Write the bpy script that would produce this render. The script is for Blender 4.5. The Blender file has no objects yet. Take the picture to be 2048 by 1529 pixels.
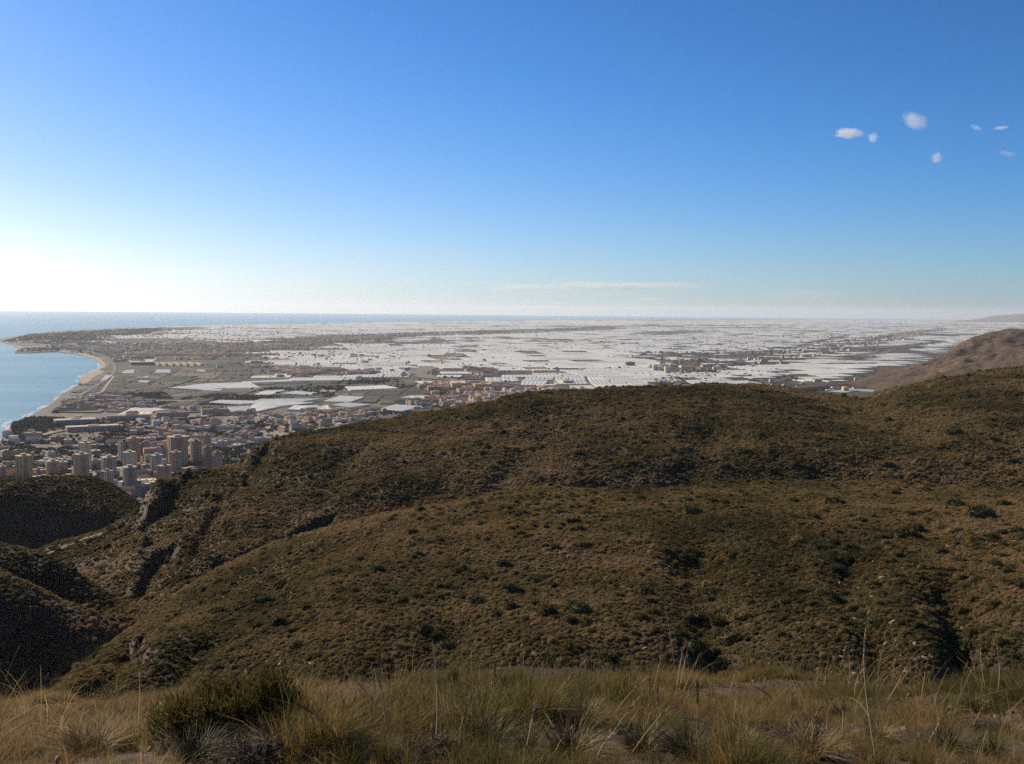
import bpy, bmesh, math, random
import numpy as np
from mathutils import Vector, Matrix, geometry
from mathutils.bvhtree import BVHTree

S = bpy.context.scene
R = math.radians
rng = np.random.default_rng(7)
random.seed(7)

# ------------------------------------------------------------------ camera
CAM_Z = 300.0
F = 2072.0                      # focal length in pixels of the 2048 px wide photograph
PITCH, ROLL = math.atan(144 / F), 0.0093
_f = np.array([0, math.cos(PITCH), -math.sin(PITCH)])
_r0 = np.array([1.0, 0, 0]); _u0 = np.array([0, math.sin(PITCH), math.cos(PITCH)])
_R = math.cos(ROLL) * _r0 + math.sin(ROLL) * _u0
_U = -math.sin(ROLL) * _r0 + math.cos(ROLL) * _u0
cd = bpy.data.cameras.new('camera'); cam = bpy.data.objects.new('camera', cd)
S.collection.objects.link(cam); S.camera = cam
cd.sensor_width = 36.0; cd.lens = F / 2048 * 36.0; cd.clip_start = 0.2; cd.clip_end = 200000
m = Matrix.Identity(4)
for i in range(3):
    m[i][0] = _R[i]; m[i][1] = _U[i]; m[i][2] = -_f[i]
m[2][3] = CAM_Z
cam.matrix_world = m

# ------------------------------------------------------------------ light
SUN_AZ, SUN_EL = 50.0, 27.0     # degrees to the left of the view axis, degrees above the horizon
sd = Vector((-math.cos(R(SUN_EL)) * math.sin(R(SUN_AZ)), math.cos(R(SUN_EL)) * math.cos(R(SUN_AZ)), math.sin(R(SUN_EL))))
sl = bpy.data.lights.new('sun', 'SUN'); sl.energy = 5.0; sl.angle = R(0.5); sl.color = (1.0, 0.87, 0.68)
so = bpy.data.objects.new('sun', sl); S.collection.objects.link(so); so.rotation_euler = sd.to_track_quat('Z', 'Y').to_euler()
w = bpy.data.worlds.new('World'); S.world = w; w.use_nodes = True
nt = w.node_tree; bg = nt.nodes['Background']
sky = nt.nodes.new('ShaderNodeTexSky'); sky.sky_type = 'NISHITA'; sky.sun_disc = False
sky.sun_elevation = R(SUN_EL); sky.sun_rotation = R(-SUN_AZ)
sky.altitude = 1500; sky.air_density = 1.0; sky.dust_density = 1.0; sky.ozone_density = 8.0
skg = nt.nodes.new('ShaderNodeGamma'); skg.inputs[1].default_value = 1.3
nt.links.new(sky.outputs[0], skg.inputs[0]); skh = nt.nodes.new('ShaderNodeHueSaturation'); skh.inputs['Saturation'].default_value = 1.02; skh.inputs['Hue'].default_value = 0.494
nt.links.new(skg.outputs[0], skh.inputs['Color']); skb = nt.nodes.new('ShaderNodeRGBToBW'); skm = nt.nodes.new('ShaderNodeMapRange'); skx = nt.nodes.new('ShaderNodeMix'); skx.data_type = 'RGBA'
skm.inputs['From Min'].default_value = 4.0; skm.inputs['From Max'].default_value = 16.0; skm.inputs['To Max'].default_value = 0.8
nt.links.new(skh.outputs[0], skb.inputs[0]); nt.links.new(skb.outputs[0], skm.inputs[0]); nt.links.new(skm.outputs[0], skx.inputs[0])   # bright parts of the sky lose saturation, as in the photograph
nt.links.new(skh.outputs[0], skx.inputs[6]); nt.links.new(skb.outputs[0], skx.inputs[7]); nt.links.new(skx.outputs[2], bg.inputs[0]); bg.inputs[1].default_value = 0.056
S.view_settings.view_transform = 'Standard'; S.view_settings.look = 'None'
S.view_settings.exposure = 0.38; S.view_settings.gamma = 1.0; S.view_settings.use_curve_mapping = False
S.render.engine = 'CYCLES'
S.cycles.use_denoising = False
S.cycles.max_bounces = 5; S.cycles.diffuse_bounces = 2; S.cycles.volume_bounces = 2
S.cycles.transparent_max_bounces = 8; S.cycles.volume_max_steps = 256
S.cycles.sample_clamp_indirect = 0.8; S.cycles.blur_glossy = 1.0

# ------------------------------------------------------------------ helpers
def ray(px, py):
    d = _f * F + _R * (px - 1024) + _U * (764.5 - py)
    return d / np.linalg.norm(d)
def rays(px, py):
    px = np.asarray(px, float)[..., None]; py = np.asarray(py, float)[..., None]
    return _f * F + _R * (px - 1024) + _U * (764.5 - py)
def P(px, py, r):
    d = ray(px, py); k = r / math.hypot(d[0], d[1])
    return np.array([d[0] * k, d[1] * k, CAM_Z + d[2] * k])
def G(px, py, z=4.0):
    d = ray(px, py)
    k = (z - CAM_Z) / min(d[2], -0.0022)
    return np.array([d[0] * k, d[1] * k, z])
def project(p):
    q = np.asarray(p, float) - np.array([0, 0, CAM_Z])
    dz = q @ _f
    dz = np.where(np.abs(dz) < 1e-6, 1e-6, dz)
    return 1024 + F * (q @ _R) / dz, 764.5 - F * (q @ _U) / dz
def _h(ix, iy, s):
    n = (ix.astype(np.int64) * 374761393 + iy.astype(np.int64) * 668265263 + s * 1442695041) & 0xffffffff
    n = ((n ^ (n >> 13)) * 1274126177) & 0xffffffff
    n = n ^ (n >> 16)
    return (n & 0xffffff) / float(0xffffff) * 2 - 1
def vn(x, y, s=0):
    x = np.asarray(x, float); y = np.asarray(y, float)
    ix = np.floor(x); iy = np.floor(y); fx = x - ix; fy = y - iy
    fx = fx * fx * fx * (fx * (fx * 6 - 15) + 10); fy = fy * fy * fy * (fy * (fy * 6 - 15) + 10)
    a = _h(ix, iy, s); b = _h(ix + 1, iy, s); c = _h(ix, iy + 1, s); d = _h(ix + 1, iy + 1, s)
    return (a + (b - a) * fx) + ((c + (d - c) * fx) - (a + (b - a) * fx)) * fy
def fbm(x, y, L, o=4, s=0, g=0.5):
    t = 0; a = 1.0; x = np.asarray(x, float) / L; y = np.asarray(y, float) / L
    for i in range(o):
        t = t + a * vn(x, y, s + i * 17); a *= g
        x, y = (x * 0.8 - y * 0.6) * 2.03 + 11.3, (x * 0.6 + y * 0.8) * 2.03 - 7.1
    return t
def inpoly(x, y, poly):
    x = np.asarray(x, float); y = np.asarray(y, float); c = np.zeros(x.shape, bool); n = len(poly)
    for i in range(n):
        x1, y1 = poly[i]; x2, y2 = poly[(i + 1) % n]
        if y1 == y2: continue
        c ^= ((y1 > y) != (y2 > y)) & (x < (x2 - x1) * (y - y1) / (y2 - y1) + x1)
    return c
def smooth1(a, k):
    if k < 1: return a
    w_ = np.exp(-0.5 * (np.arange(-3 * k, 3 * k + 1) / k) ** 2); w_ /= w_.sum()
    return np.convolve(np.pad(a, 3 * k, mode='edge'), w_, mode='valid')

def tag(o, label=None, cat=None, group=None, kind=None):
    if label: o['label'] = label
    if cat: o['category'] = cat
    if group: o['group'] = group
    if kind: o['kind'] = kind
    return o
def link(o, parent=None):
    S.collection.objects.link(o)
    if parent is not None: o.parent = parent
    return o
def empty(name, loc, rz=0):
    o = bpy.data.objects.new(name, None); o.location = Vector([float(v) for v in loc]); o.rotation_euler = (0, 0, rz)
    return link(o)
def mesh(name, V, Fc, mats, mi=None, smooth=False, attrs=None):
    me = bpy.data.meshes.new(name)
    V = np.asarray(V, np.float32).reshape(-1, 3)
    if isinstance(Fc, np.ndarray):
        nf, k = Fc.shape
        me.vertices.add(len(V)); me.vertices.foreach_set('co', V.ravel())
        me.loops.add(nf * k); me.loops.foreach_set('vertex_index', Fc.astype(np.int32).ravel())
        me.polygons.add(nf); me.polygons.foreach_set('loop_start', np.arange(nf, dtype=np.int32) * k)
        me.update(calc_edges=True)
    else:
        me.from_pydata(V.tolist(), [], Fc); me.update()
    for m_ in (mats if isinstance(mats, (list, tuple)) else [mats]): me.materials.append(m_)
    if mi is not None: me.polygons.foreach_set('material_index', np.asarray(mi, np.int32))
    if smooth: me.polygons.foreach_set('use_smooth', np.ones(len(me.polygons), bool))
    for k_, (dom, typ, arr) in (attrs or {}).items():
        a = me.attributes.new(k_, typ, dom)
        a.data.foreach_set('vector' if typ == 'FLOAT_VECTOR' else ('color' if 'COLOR' in typ else 'value'), np.asarray(arr).ravel())
    return me
def obj(name, me, parent=None, loc=None):
    o = bpy.data.objects.new(name, me)
    if loc is not None: o.location = Vector([float(v) for v in loc])
    return link(o, parent)

# node shorthand --------------------------------------------------
class NT:
    def __init__(s, name):
        s.m = bpy.data.materials.new(name); s.m.use_nodes = True; s.t = s.m.node_tree
        s.b = s.t.nodes['Principled BSDF']; s.out = s.t.nodes['Material Output']
        s.b.inputs['Roughness'].default_value = 0.85
        s.b.inputs['Specular IOR Level'].default_value = 0.2
    def n(s, typ, **kw):
        x = s.t.nodes.new(typ)
        for k, v in kw.items(): setattr(x, k, v)
        return x
    def l(s, a, b): s.t.links.new(a, b)
    def noise(s, scale, detail=4, rough=0.55, coord=None, dist=0.0):
        x = s.n('ShaderNodeTexNoise'); x.inputs['Scale'].default_value = scale; x.inputs['Detail'].default_value = detail
        x.inputs['Roughness'].default_value = rough; x.inputs['Distortion'].default_value = dist
        s.l(coord if coord is not None else s.pos(), x.inputs['Vector']); return x.outputs['Fac']
    def pos(s):
        if not hasattr(s, '_g'): s._g = s.n('ShaderNodeNewGeometry')
        return s._g.outputs['Position']
    def ramp(s, fac, stops, interp='LINEAR'):
        x = s.n('ShaderNodeValToRGB'); x.color_ramp.interpolation = interp; e = x.color_ramp.elements
        while len(e) < len(stops): e.new(0.5)
        for i, (p, c) in enumerate(stops): e[i].position = p; e[i].color = (*c, 1) if len(c) == 3 else c
        s.l(fac, x.inputs[0]); return x.outputs[0]
    def mix(s, fac, a, b, mode='MIX'):
        x = s.n('ShaderNodeMix', data_type='RGBA', blend_type=mode)
        for v, i in ((fac, 0), (a, 6), (b, 7)):
            if isinstance(v, bpy.types.NodeSocket): s.l(v, x.inputs[i])
            elif i == 0: x.inputs[0].default_value = v
            else: x.inputs[i].default_value = (*v, 1)
        return x.outputs[2]
    def math(s, op, a, b=0.0, clamp=False):
        x = s.n('ShaderNodeMath', operation=op); x.use_clamp = clamp
        for v, i in ((a, 0), (b, 1)):
            if isinstance(v, bpy.types.NodeSocket): s.l(v, x.inputs[i])
            else: x.inputs[i].default_value = v
        return x.outputs[0]
    def col(s, c):
        if isinstance(c, bpy.types.NodeSocket): s.l(c, s.b.inputs['Base Color'])
        else: s.b.inputs['Base Color'].default_value = (*c, 1)
        return s
    def bump(s, h, strength=0.5, dist=1.0):
        x = s.n('ShaderNodeBump'); x.inputs['Strength'].default_value = strength; x.inputs['Distance'].default_value = dist
        s.l(h, x.inputs['Height']); s.l(x.outputs[0], s.b.inputs['Normal']); return s
def simple(name, c, rough=0.85, var=0.25, scale=0.2):
    a = NT(name); n = a.noise(scale, 4)
    k = [tuple(v * (1 - var) for v in c), tuple(min(1, v * (1 + var)) for v in c)]
    a.col(a.ramp(n, [(0.3, k[0]), (0.7, k[1])])); a.b.inputs['Roughness'].default_value = rough
    return a.m
def attr_mat(name, scale=0.3, var=0.2, rough=0.8):
    a = NT(name); t = a.n('ShaderNodeAttribute', attribute_name='tint')
    n = a.noise(scale, 3); f = a.ramp(n, [(0.3, (1 - var,) * 3), (0.7, (1 + var,) * 3)])
    a.col(a.mix(1.0, t.outputs['Color'], f, 'MULTIPLY')); a.b.inputs['Roughness'].default_value = rough
    return a.m

# ------------------------------------------------------------------ water
SEA_R = 60000.0
a = NT('sea_water')
mp_ = a.n('ShaderNodeMapping'); mp_.inputs['Scale'].default_value = (0.35, 1.6, 1); mp_.inputs['Rotation'].default_value = (0, 0, 0.35); a.l(a.pos(), mp_.inputs[0])
n1 = a.noise(0.0016, 7, 0.62, coord=mp_.outputs[0], dist=0.6); n2 = a.noise(0.02, 5, 0.6)
a.col(a.ramp(n1, [(0.3, (0.085, 0.24, 0.32)), (0.5, (0.12, 0.29, 0.37)), (0.7, (0.19, 0.37, 0.42))]))
a.b.inputs['Roughness'].default_value = 0.42; a.b.inputs['Specular IOR Level'].default_value = 0.5; a.b.inputs['IOR'].default_value = 1.33
a.bump(n2, 0.35, 1.5)
SEA = a.m
k = 256
ang = np.linspace(0, 2 * math.pi, k, endpoint=False)
rr = [0, 3000, 8000, 20000, SEA_R]
V = [(0, 0, 0)] + [(r_ * math.cos(t), r_ * math.sin(t), 0) for r_ in rr[1:] for t in ang]
Fc = [(0, 1 + i, 1 + (i + 1) % k) for i in range(k)]
for q in range(len(rr) - 2):
    b0 = 1 + q * k; b1 = b0 + k
    Fc += [(b0 + i, b1 + i, b1 + (i + 1) % k, b0 + (i + 1) % k) for i in range(k)]
tag(obj('sea', mesh('sea', V, Fc, SEA)), 'blue sea reaching to the horizon', kind='structure')

# ------------------------------------------------------------------ the coastal plain
COAST = [(-260, 1120), (-160, 990), (-60, 920), (0, 882), (15, 862), (24, 846), (52, 836), (78, 823), (106, 805), (121, 790), (148, 776), (163, 766),
         (158, 759), (168, 750), (192, 741), (204, 734), (200, 725), (188, 718), (165, 711), (138, 706), (108, 703), (60, 706), (30, 706), (34, 702), (44, 697),
         (22, 689), (4, 684), (-14, 681), (0, 677), (40, 671), (100, 665), (170, 660), (260, 656), (360, 652.5), (480, 650), (620, 647.5),
         (760, 645), (900, 643), (1050, 641.5), (1200, 640.5), (1350, 639.8), (1500, 640), (1620, 641), (1760, 641.5), (1900, 641.5), (2060, 641), (2300, 642)]
coast_w = [G(x, y, 4.0) for x, y in COAST]
poly = [Vector(p) for p in coast_w]
for az_, r_ in ((34, 50000), (48, 50000), (60, 20000), (75, 6000), (80, 700)):
    poly.append(Vector((r_ * math.sin(R(az_)), r_ * math.cos(R(az_)), 4.0)))
poly.append(Vector((-500, 700, 4.0)))
def sheet(name, pts, z, mat, label=None, kind='structure', skirt=None, wob=0.0, parent=None):
    """a flat polygon of ground at height z with a short skirt below it"""
    p2 = [Vector((p[0], p[1], z)) for p in pts]
    if wob:
        q = []
        for i in range(len(p2)):
            a_, b_ = p2[i], p2[(i + 1) % len(p2)]; L = (b_ - a_).length; n_ = max(1, min(14, int(L / (wob * 3))))
            for j in range(n_):
                c_ = a_.lerp(b_, j / n_)
                q.append(c_ + Vector((float(vn(c_.x / wob / 3, c_.y / wob / 3, 5)), float(vn(c_.x / wob / 3, c_.y / wob / 3, 9)), 0)) * wob)
        p2 = q
    tri = geometry.tessellate_polygon([p2]); n_ = len(p2)
    V = [tuple(v) for v in p2]; Fs = []
    for t in tri:
        a_, b_, c_ = (p2[i] for i in t)
        Fs.append(tuple(t) if (b_ - a_).cross(c_ - a_).z > 0 else tuple(reversed(t)))
    if skirt is not None:
        V += [(v.x, v.y, skirt) for v in p2]
        Fs += [(i, (i + 1) % n_, n_ + (i + 1) % n_, n_ + i) for i in range(n_)]
    o = obj(name, mesh(name, V, Fs, mat), parent)
    if parent is None: tag(o, label, kind=kind)
    return o
a = NT('plain_soil')
big = a.noise(0.0022, 5, 0.6); fine = a.noise(0.02, 5, 0.65)
c = a.ramp(big, [(0.30, (0.040, 0.047, 0.030)), (0.45, (0.09, 0.07, 0.048)), (0.62, (0.15, 0.115, 0.08)), (0.8, (0.06, 0.06, 0.04))])
a.col(a.mix(0.45, c, a.ramp(fine, [(0.3, (0.05, 0.055, 0.04)), (0.7, (0.26, 0.21, 0.16))])))
PLAIN = a.m
sheet('ground', poly, 4.0, PLAIN, 'flat coastal plain below the hills', skirt=-1.5)
SAND = simple('beach_sand', (0.33, 0.26, 0.18), 0.9, 0.15, 0.02)
def offset_px(line, dx): return [(x + dx, y) for x, y in line]
shore = COAST[11:19]
sheet('beach', [G(x, y, 4) for x, y in [(163, 767)] + COAST[12:20] + [(100, 702), (140, 704), (175, 709.5), (198, 717), (210, 727), (212, 737), (205, 746), (186, 756), (178, 764), (168, 770)]],
      4.6, SAND, 'curved sandy beach along the bay')
sheet('beach', [G(x, y, 4) for x, y in [(-60, 924), (0, 884), (15, 864), (24, 848), (30, 850), (33, 858), (20, 868), (8, 884), (-10, 905), (-40, 930)]],
      4.6, SAND, 'short sandy beach below the seafront gardens')
sheet('beach', [G(x, y, 4) for x, y in [(-14, 681.4), (6, 684.6), (22, 689.5), (44, 698), (62, 700), (34, 691), (14, 684.5)]], 4.6, SAND, 'thin strip of sand along the far headland')
# surf line: a chain of thin foam patches hugging the shore
FOAM = simple('sea_foam', (0.8, 0.82, 0.82), 0.6, 0.1, 0.1)
V = []; Fc = []
line = np.array([G(x, y, 0)[:2] for x, y in COAST[1:26]])
for i in range(len(line) - 1):
    a_, b_ = line[i], line[i + 1]; L = np.linalg.norm(b_ - a_); n_ = int(L / 9) + 1
    t_ = (b_ - a_) / max(L, 1e-6); nn = np.array([-t_[1], t_[0]])
    for j in range(n_):
        c_ = a_ + (b_ - a_) * (j + 0.5) / n_
        for q in range(2):
            wv = float(vn(c_[0] / 60 + q * 31, c_[1] / 60, 3 + q))
            if wv < -0.1 + 0.35 * q: continue
            off = 1 + q * 9 + 4 * wv; wd = 2.2 + 3.2 * max(0, wv) * (1.4 if q else 1)
            base = len(V)
            for s_, o_ in ((-1, -1), (1, -1), (1, 1), (-1, 1)):
                V.append((*(c_ + t_ * s_ * (5 + rng.random() * 2) + nn * (off + o_ * wd)), 0.25))
            Fc.append((base, base + 1, base + 2, base + 3))
tag(obj('surf', mesh('surf', V, Fc, FOAM)), 'white surf breaking along the shore', kind='stuff')

# zones, drawn as outlines on the plain ---------------------------------
def mat2(name, c1, c2, s1, c3=None, s2=0.03):
    a = NT(name); n = a.noise(s1, 5, 0.6); c = a.ramp(n, [(0.35, c1), (0.65, c2)])
    if c3: c = a.mix(a.ramp(a.noise(s2, 4, 0.7), [(0.5, (0, 0, 0)), (0.62, (1, 1, 1))]), c, c3)
    a.col(c); return a.m
SCRUB_M = mat2('dark_scrubland', (0.035, 0.036, 0.022), (0.085, 0.064, 0.036), 0.006, (0.022, 0.028, 0.018), 0.02)
ORCH_M = mat2('dark_orchard', (0.022, 0.035, 0.02), (0.05, 0.06, 0.035), 0.01, (0.10, 0.11, 0.09), 0.03)
FIELD_M = mat2('brown_field', (0.10, 0.072, 0.045), (0.18, 0.125, 0.08), 0.008, (0.05, 0.05, 0.03), 0.03)
URBAN_M = mat2('town_ground', (0.05, 0.045, 0.032), (0.13, 0.10, 0.075), 0.02, (0.20, 0.155, 0.12), 0.04)
TAN_M = mat2('dry_tan_field', (0.26, 0.20, 0.12), (0.33, 0.26, 0.16), 0.01)
ROAD_M = simple('asphalt', (0.10, 0.095, 0.09), 0.8, 0.15, 0.05)
TRACK_M = simple('pale_track', (0.30, 0.25, 0.19), 0.9, 0.15, 0.05)
RIVER_M = mat2('dry_riverbed', (0.14, 0.115, 0.09), (0.22, 0.18, 0.14), 0.006)
DARKW_M = simple('pond_water', (0.36, 0.38, 0.37), 0.6, 0.1, 0.01)
ZONES = dict(
    town=[[(-200, 1010), (-200, 940), (-20, 905), (22, 870), (60, 852), (110, 842), (230, 838), (330, 836), (560, 838), (640, 828), (760, 826), (900, 828), (1000, 812), (1100, 830), (1100, 930), (400, 1060), (100, 1060)],
          [(836, 773), (880, 766), (930, 768), (1000, 776), (1060, 778), (1110, 781), (1180, 783), (1180, 800), (1000, 814), (900, 812), (860, 806), (845, 795), (862, 785), (836, 779)],
          [(96, 690), (140, 685), (330, 690), (430, 689), (560, 684), (720, 675), (806, 671), (800, 676), (640, 690), (560, 703), (500, 708), (560, 712), (480, 716), (440, 722), (330, 716), (240, 721), (215, 712), (180, 702), (110, 700)],
          [(1240, 713), (1380, 706), (1500, 704), (1640, 688), (1760, 672), (1880, 657), (1900, 660), (1760, 690), (1700, 702), (1650, 713), (1560, 728), (1440, 748), (1350, 748), (1290, 742), (1320, 728)],
          [(925, 736), (985, 736), (990, 748), (935, 748)], [(940, 752), (965, 747), (1010, 749), (960, 757)], [(505, 735), (640, 738), (640, 746), (520, 750)]],
    scrub=[[(31, 705), (36, 701), (46, 697.5), (80, 695), (120, 698), (118, 703), (60, 705.4)], [(210, 752), (300, 744), (420, 738), (520, 736), (548, 744), (520, 752), (400, 758), (330, 775), (330, 786), (250, 796), (160, 806), (130, 806), (170, 780), (200, 766)],
           [(570, 743), (700, 740), (760, 748), (700, 752), (600, 755)],
           [(6, 683), (60, 670), (180, 661), (330, 656), (430, 654), (300, 667), (190, 678), (100, 688), (40, 693)],
           [(520, 771), (640, 762), (830, 762), (840, 772), (720, 776), (640, 784), (540, 786)],
           [(640, 792), (700, 784), (840, 776), (850, 786), (800, 797), (700, 808), (640, 810)],
           [(640, 672), (860, 665), (1000, 661), (1240, 654), (1230, 661), (1060, 667), (800, 674)],
           [(1250, 668), (1370, 662), (1420, 666), (1330, 672)],
           [(1660, 700), (1830, 690), (1900, 680), (1830, 702), (1700, 706)],
           [(1560, 752), (1600, 746), (1650, 752), (1560, 768), (1500, 768)],
           [(1690, 752), (1720, 742), (1800, 735), (1900, 712), (1960, 700), (1960, 760), (1800, 770), (1690, 764)],
           [(1880, 700), (1930, 686), (1960, 690), (1940, 712)]],
    orchard=[[(150, 806), (200, 798), (330, 792), (440, 780), (520, 772), (545, 776), (470, 792), (420, 806), (330, 818), (240, 818), (160, 822)]],
    field=[[(222, 752), (214, 742), (232, 728), (330, 722), (440, 722), (500, 724), (520, 734), (430, 738), (330, 744)],
           [(1480, 790), (1520, 770), (1700, 765), (1860, 760), (1860, 800), (1650, 800)],
           [(1680, 714), (1760, 708), (1760, 722), (1690, 726)]],
    tan=[[(560, 832), (640, 820), (700, 826), (640, 846), (570, 858)], [(480, 870), (560, 858), (600, 868), (520, 886)]],
)
for key, mt, z in (('town', URBAN_M, 4.8), ('scrub', SCRUB_M, 5.2), ('orchard', ORCH_M, 5.6), ('field', FIELD_M, 6.0), ('tan', TAN_M, 6.4)):
    nm = dict(town='town_ground', scrub='scrubland', orchard='orchard_ground', field='field', tan='dry_field')[key]
    lb = dict(town='built-up ground between the houses', scrub='dark scrub and fallow land on the plain', orchard='dark green orchard land', field='brown bare field', tan='dry tan field at the town edge')[key]
    for pl in ZONES[key]: sheet(nm, [G(x, y) for x, y in pl], z, mt, lb, wob=25)
def ribbon(name, pts, w_, z, mat, label):
    w3 = [G(x, y, z) for x, y in pts]
    # resample smoothly
    q = []
    for i in range(len(w3) - 1):
        p0 = w3[max(i - 1, 0)]; p1 = w3[i]; p2 = w3[i + 1]; p3 = w3[min(i + 2, len(w3) - 1)]
        for t in np.linspace(0, 1, 6, endpoint=False):
            q.append(0.5 * ((2 * p1) + (-p0 + p2) * t + (2 * p0 - 5 * p1 + 4 * p2 - p3) * t * t + (-p0 + 3 * p1 - 3 * p2 + p3) * t ** 3))
    q.append(w3[-1]); q = np.array(q)
    d = np.gradient(q, axis=0); d[:, 2] = 0; d /= np.linalg.norm(d, axis=1)[:, None] + 1e-9
    nn = np.stack([-d[:, 1], d[:, 0], 0 * d[:, 0]], 1)
    ww = np.asarray(w_ if np.ndim(w_) else [w_] * len(q), float)
    if len(ww) != len(q): ww = np.interp(np.linspace(0, 1, len(q)), np.linspace(0, 1, len(ww)), ww)
    V = np.concatenate([q + nn * ww[:, None] / 2, q - nn * ww[:, None] / 2]); n_ = len(q)
    Fs = [(i, n_ + i, n_ + i + 1, i + 1) for i in range(n_ - 1)]
    return tag(obj(name, mesh(name, V, Fs, mat)), label, kind='structure')
RIVER = [(938, 690), (943, 700), (925, 708), (893, 716), (870, 728), (845, 738), (838, 748), (860, 755), (900, 759), (960, 763), (1040, 768)]
ribbon('riverbed', RIVER, [60, 70, 90, 90, 110, 130, 120, 80, 60, 40, 40], 7.2, RIVER_M, 'winding dry riverbed through the greenhouses')
MOTOR = [(1475, 792), (1500, 780), (1545, 764), (1600, 752)]
ribbon('road', MOTOR, 34, 7.6, ROAD_M, 'wide road dropping behind the near hill')
HWY = [(1680, 756), (1700, 744), (1722, 732), (1745, 716), (1762, 708), (1790, 698), (1830, 692), (1890, 684)]
ribbon('motorway', HWY, [50, 55, 60, 60, 60, 60, 60], 7.6, ROAD_M, 'motorway cutting through the greenhouses below the far hills')
for pts, w_ in (([(110, 815), (150, 796), (185, 776), (212, 758), (228, 745), (229, 732), (222, 722), (205, 712)], 16), ([(200, 790), (214, 770), (228, 752)], 10),
                ([(1050, 700), (1078, 715), (1074, 728), (1105, 744), (1140, 762)], 22), ([(1350, 770), (1400, 748), (1480, 724), (1560, 705), (1620, 690), (1700, 672)], 26),
                ([(1380, 690), (1376, 700), (1372, 712)], 20), ([(760, 838), (860, 826), (980, 815), (1080, 803)], 16), ([(0, 905), (90, 868), (200, 850), (330, 838), (450, 826), (560, 800), (700, 790)], 12),
                ([(250, 990), (290, 940), (330, 905), (380, 880), (470, 860)], 12), ([(1760, 752), (1775, 764), (1790, 776)], 14), ([(1590, 790), (1640, 792), (1740, 778)], 16)):
    ribbon('road', pts, w_, 8.0, TRACK_M if w_ < 15 else ROAD_M, 'road across the plain')
ROADS_PX = [(RIVER, 9, 3), (HWY, 9, 4), (MOTOR, 12, 4), ([(1050, 700), (1078, 715), (1074, 728), (1105, 744), (1140, 762)], 4, 1.5), ([(1350, 770), (1400, 748), (1480, 724), (1560, 705), (1620, 690), (1700, 672)], 5, 1.6)]
# storage ponds and salt pans behind the beach
for q in ([(242, 749), (250, 743), (270, 741), (267, 749)], [(310, 748), (313, 741.5), (341, 741), (341, 748)], [(200, 764), (212, 752), (226, 753), (212, 763)], [(392, 745), (396, 741), (411, 742), (408, 746)],
          [(286, 758), (290, 755), (298, 755), (296, 758)], [(275, 767), (280, 763), (300, 764), (296, 768)]):
    sheet('pond', [G(x, y) for x, y in q], 8.6, DARKW_M, 'pale storage pond behind the beach', skirt=3)

# ------------------------------------------------------------------ hills: lofts through ridge lines
a = NT('hill_soil')
g_ = a.n('ShaderNodeNewGeometry'); sx = a.n('ShaderNodeSeparateXYZ'); a.l(g_.outputs['Normal'], sx.inputs[0])
n1 = a.noise(0.03, 6, 0.65); n2 = a.noise(0.6, 6, 0.7); n3 = a.noise(0.35, 7, 0.8, dist=1.2)
c = a.ramp(n2, [(0.3, (0.040, 0.030, 0.018)), (0.55, (0.085, 0.058, 0.034)), (0.8, (0.17, 0.115, 0.07))])
c = a.mix(a.ramp(n1, [(0.45, (0, 0, 0)), (0.65, (1, 1, 1))]), c, a.ramp(n2, [(0.35, (0.050, 0.045, 0.025)), (0.7, (0.095, 0.08, 0.048))]))
rock = a.ramp(n3, [(0.3, (0.05, 0.028, 0.018)), (0.5, (0.13, 0.07, 0.042)), (0.72, (0.26, 0.18, 0.115))])
c = a.mix(a.ramp(a.math('ADD', sx.outputs['Z'], a.math('MULTIPLY', n3, 0.22)), [(0.70, (1, 1, 1)), (0.82, (0, 0, 0))]), c, rock)
a.col(c); a.bump(a.noise(1.3, 8, 0.75), 1.0, 0.9)
HILL_M = a.m
a = NT('far_hill_soil')
g_ = a.n('ShaderNodeNewGeometry'); sx = a.n('ShaderNodeSeparateXYZ'); a.l(g_.outputs['Normal'], sx.inputs[0])
n1 = a.noise(0.004, 7, 0.65); n2 = a.noise(0.03, 6, 0.75)
c = a.ramp(n1, [(0.32, (0.06, 0.036, 0.018)), (0.5, (0.15, 0.072, 0.030)), (0.66, (0.28, 0.15, 0.07))])
c = a.mix(0.5, c, a.ramp(n2, [(0.35, (0.035, 0.030, 0.016)), (0.65, (0.19, 0.115, 0.065))]))
a.col(a.mix(a.ramp(a.noise(0.06, 3, 0.8), [(0.46, (0, 0, 0)), (0.56, (0.75, 0.75, 0.75))]), c, (0.040, 0.040, 0.024))); a.bump(n2, 0.7, 18)
FARHILL_M = a.m
a = NT('shoulder_soil')
n1 = a.noise(1.1, 6, 0.7); n2 = a.noise(14, 6, 0.75)
c = a.mix(0.55, a.ramp(n1, [(0.35, (0.045, 0.030, 0.016)), (0.7, (0.11, 0.068, 0.036))]), a.ramp(n2, [(0.35, (0.03, 0.02, 0.012)), (0.65, (0.17, 0.115, 0.065))]))
a.col(c); a.bump(n2, 0.9, 0.03)
SHOULDER_M = a.m

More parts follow.
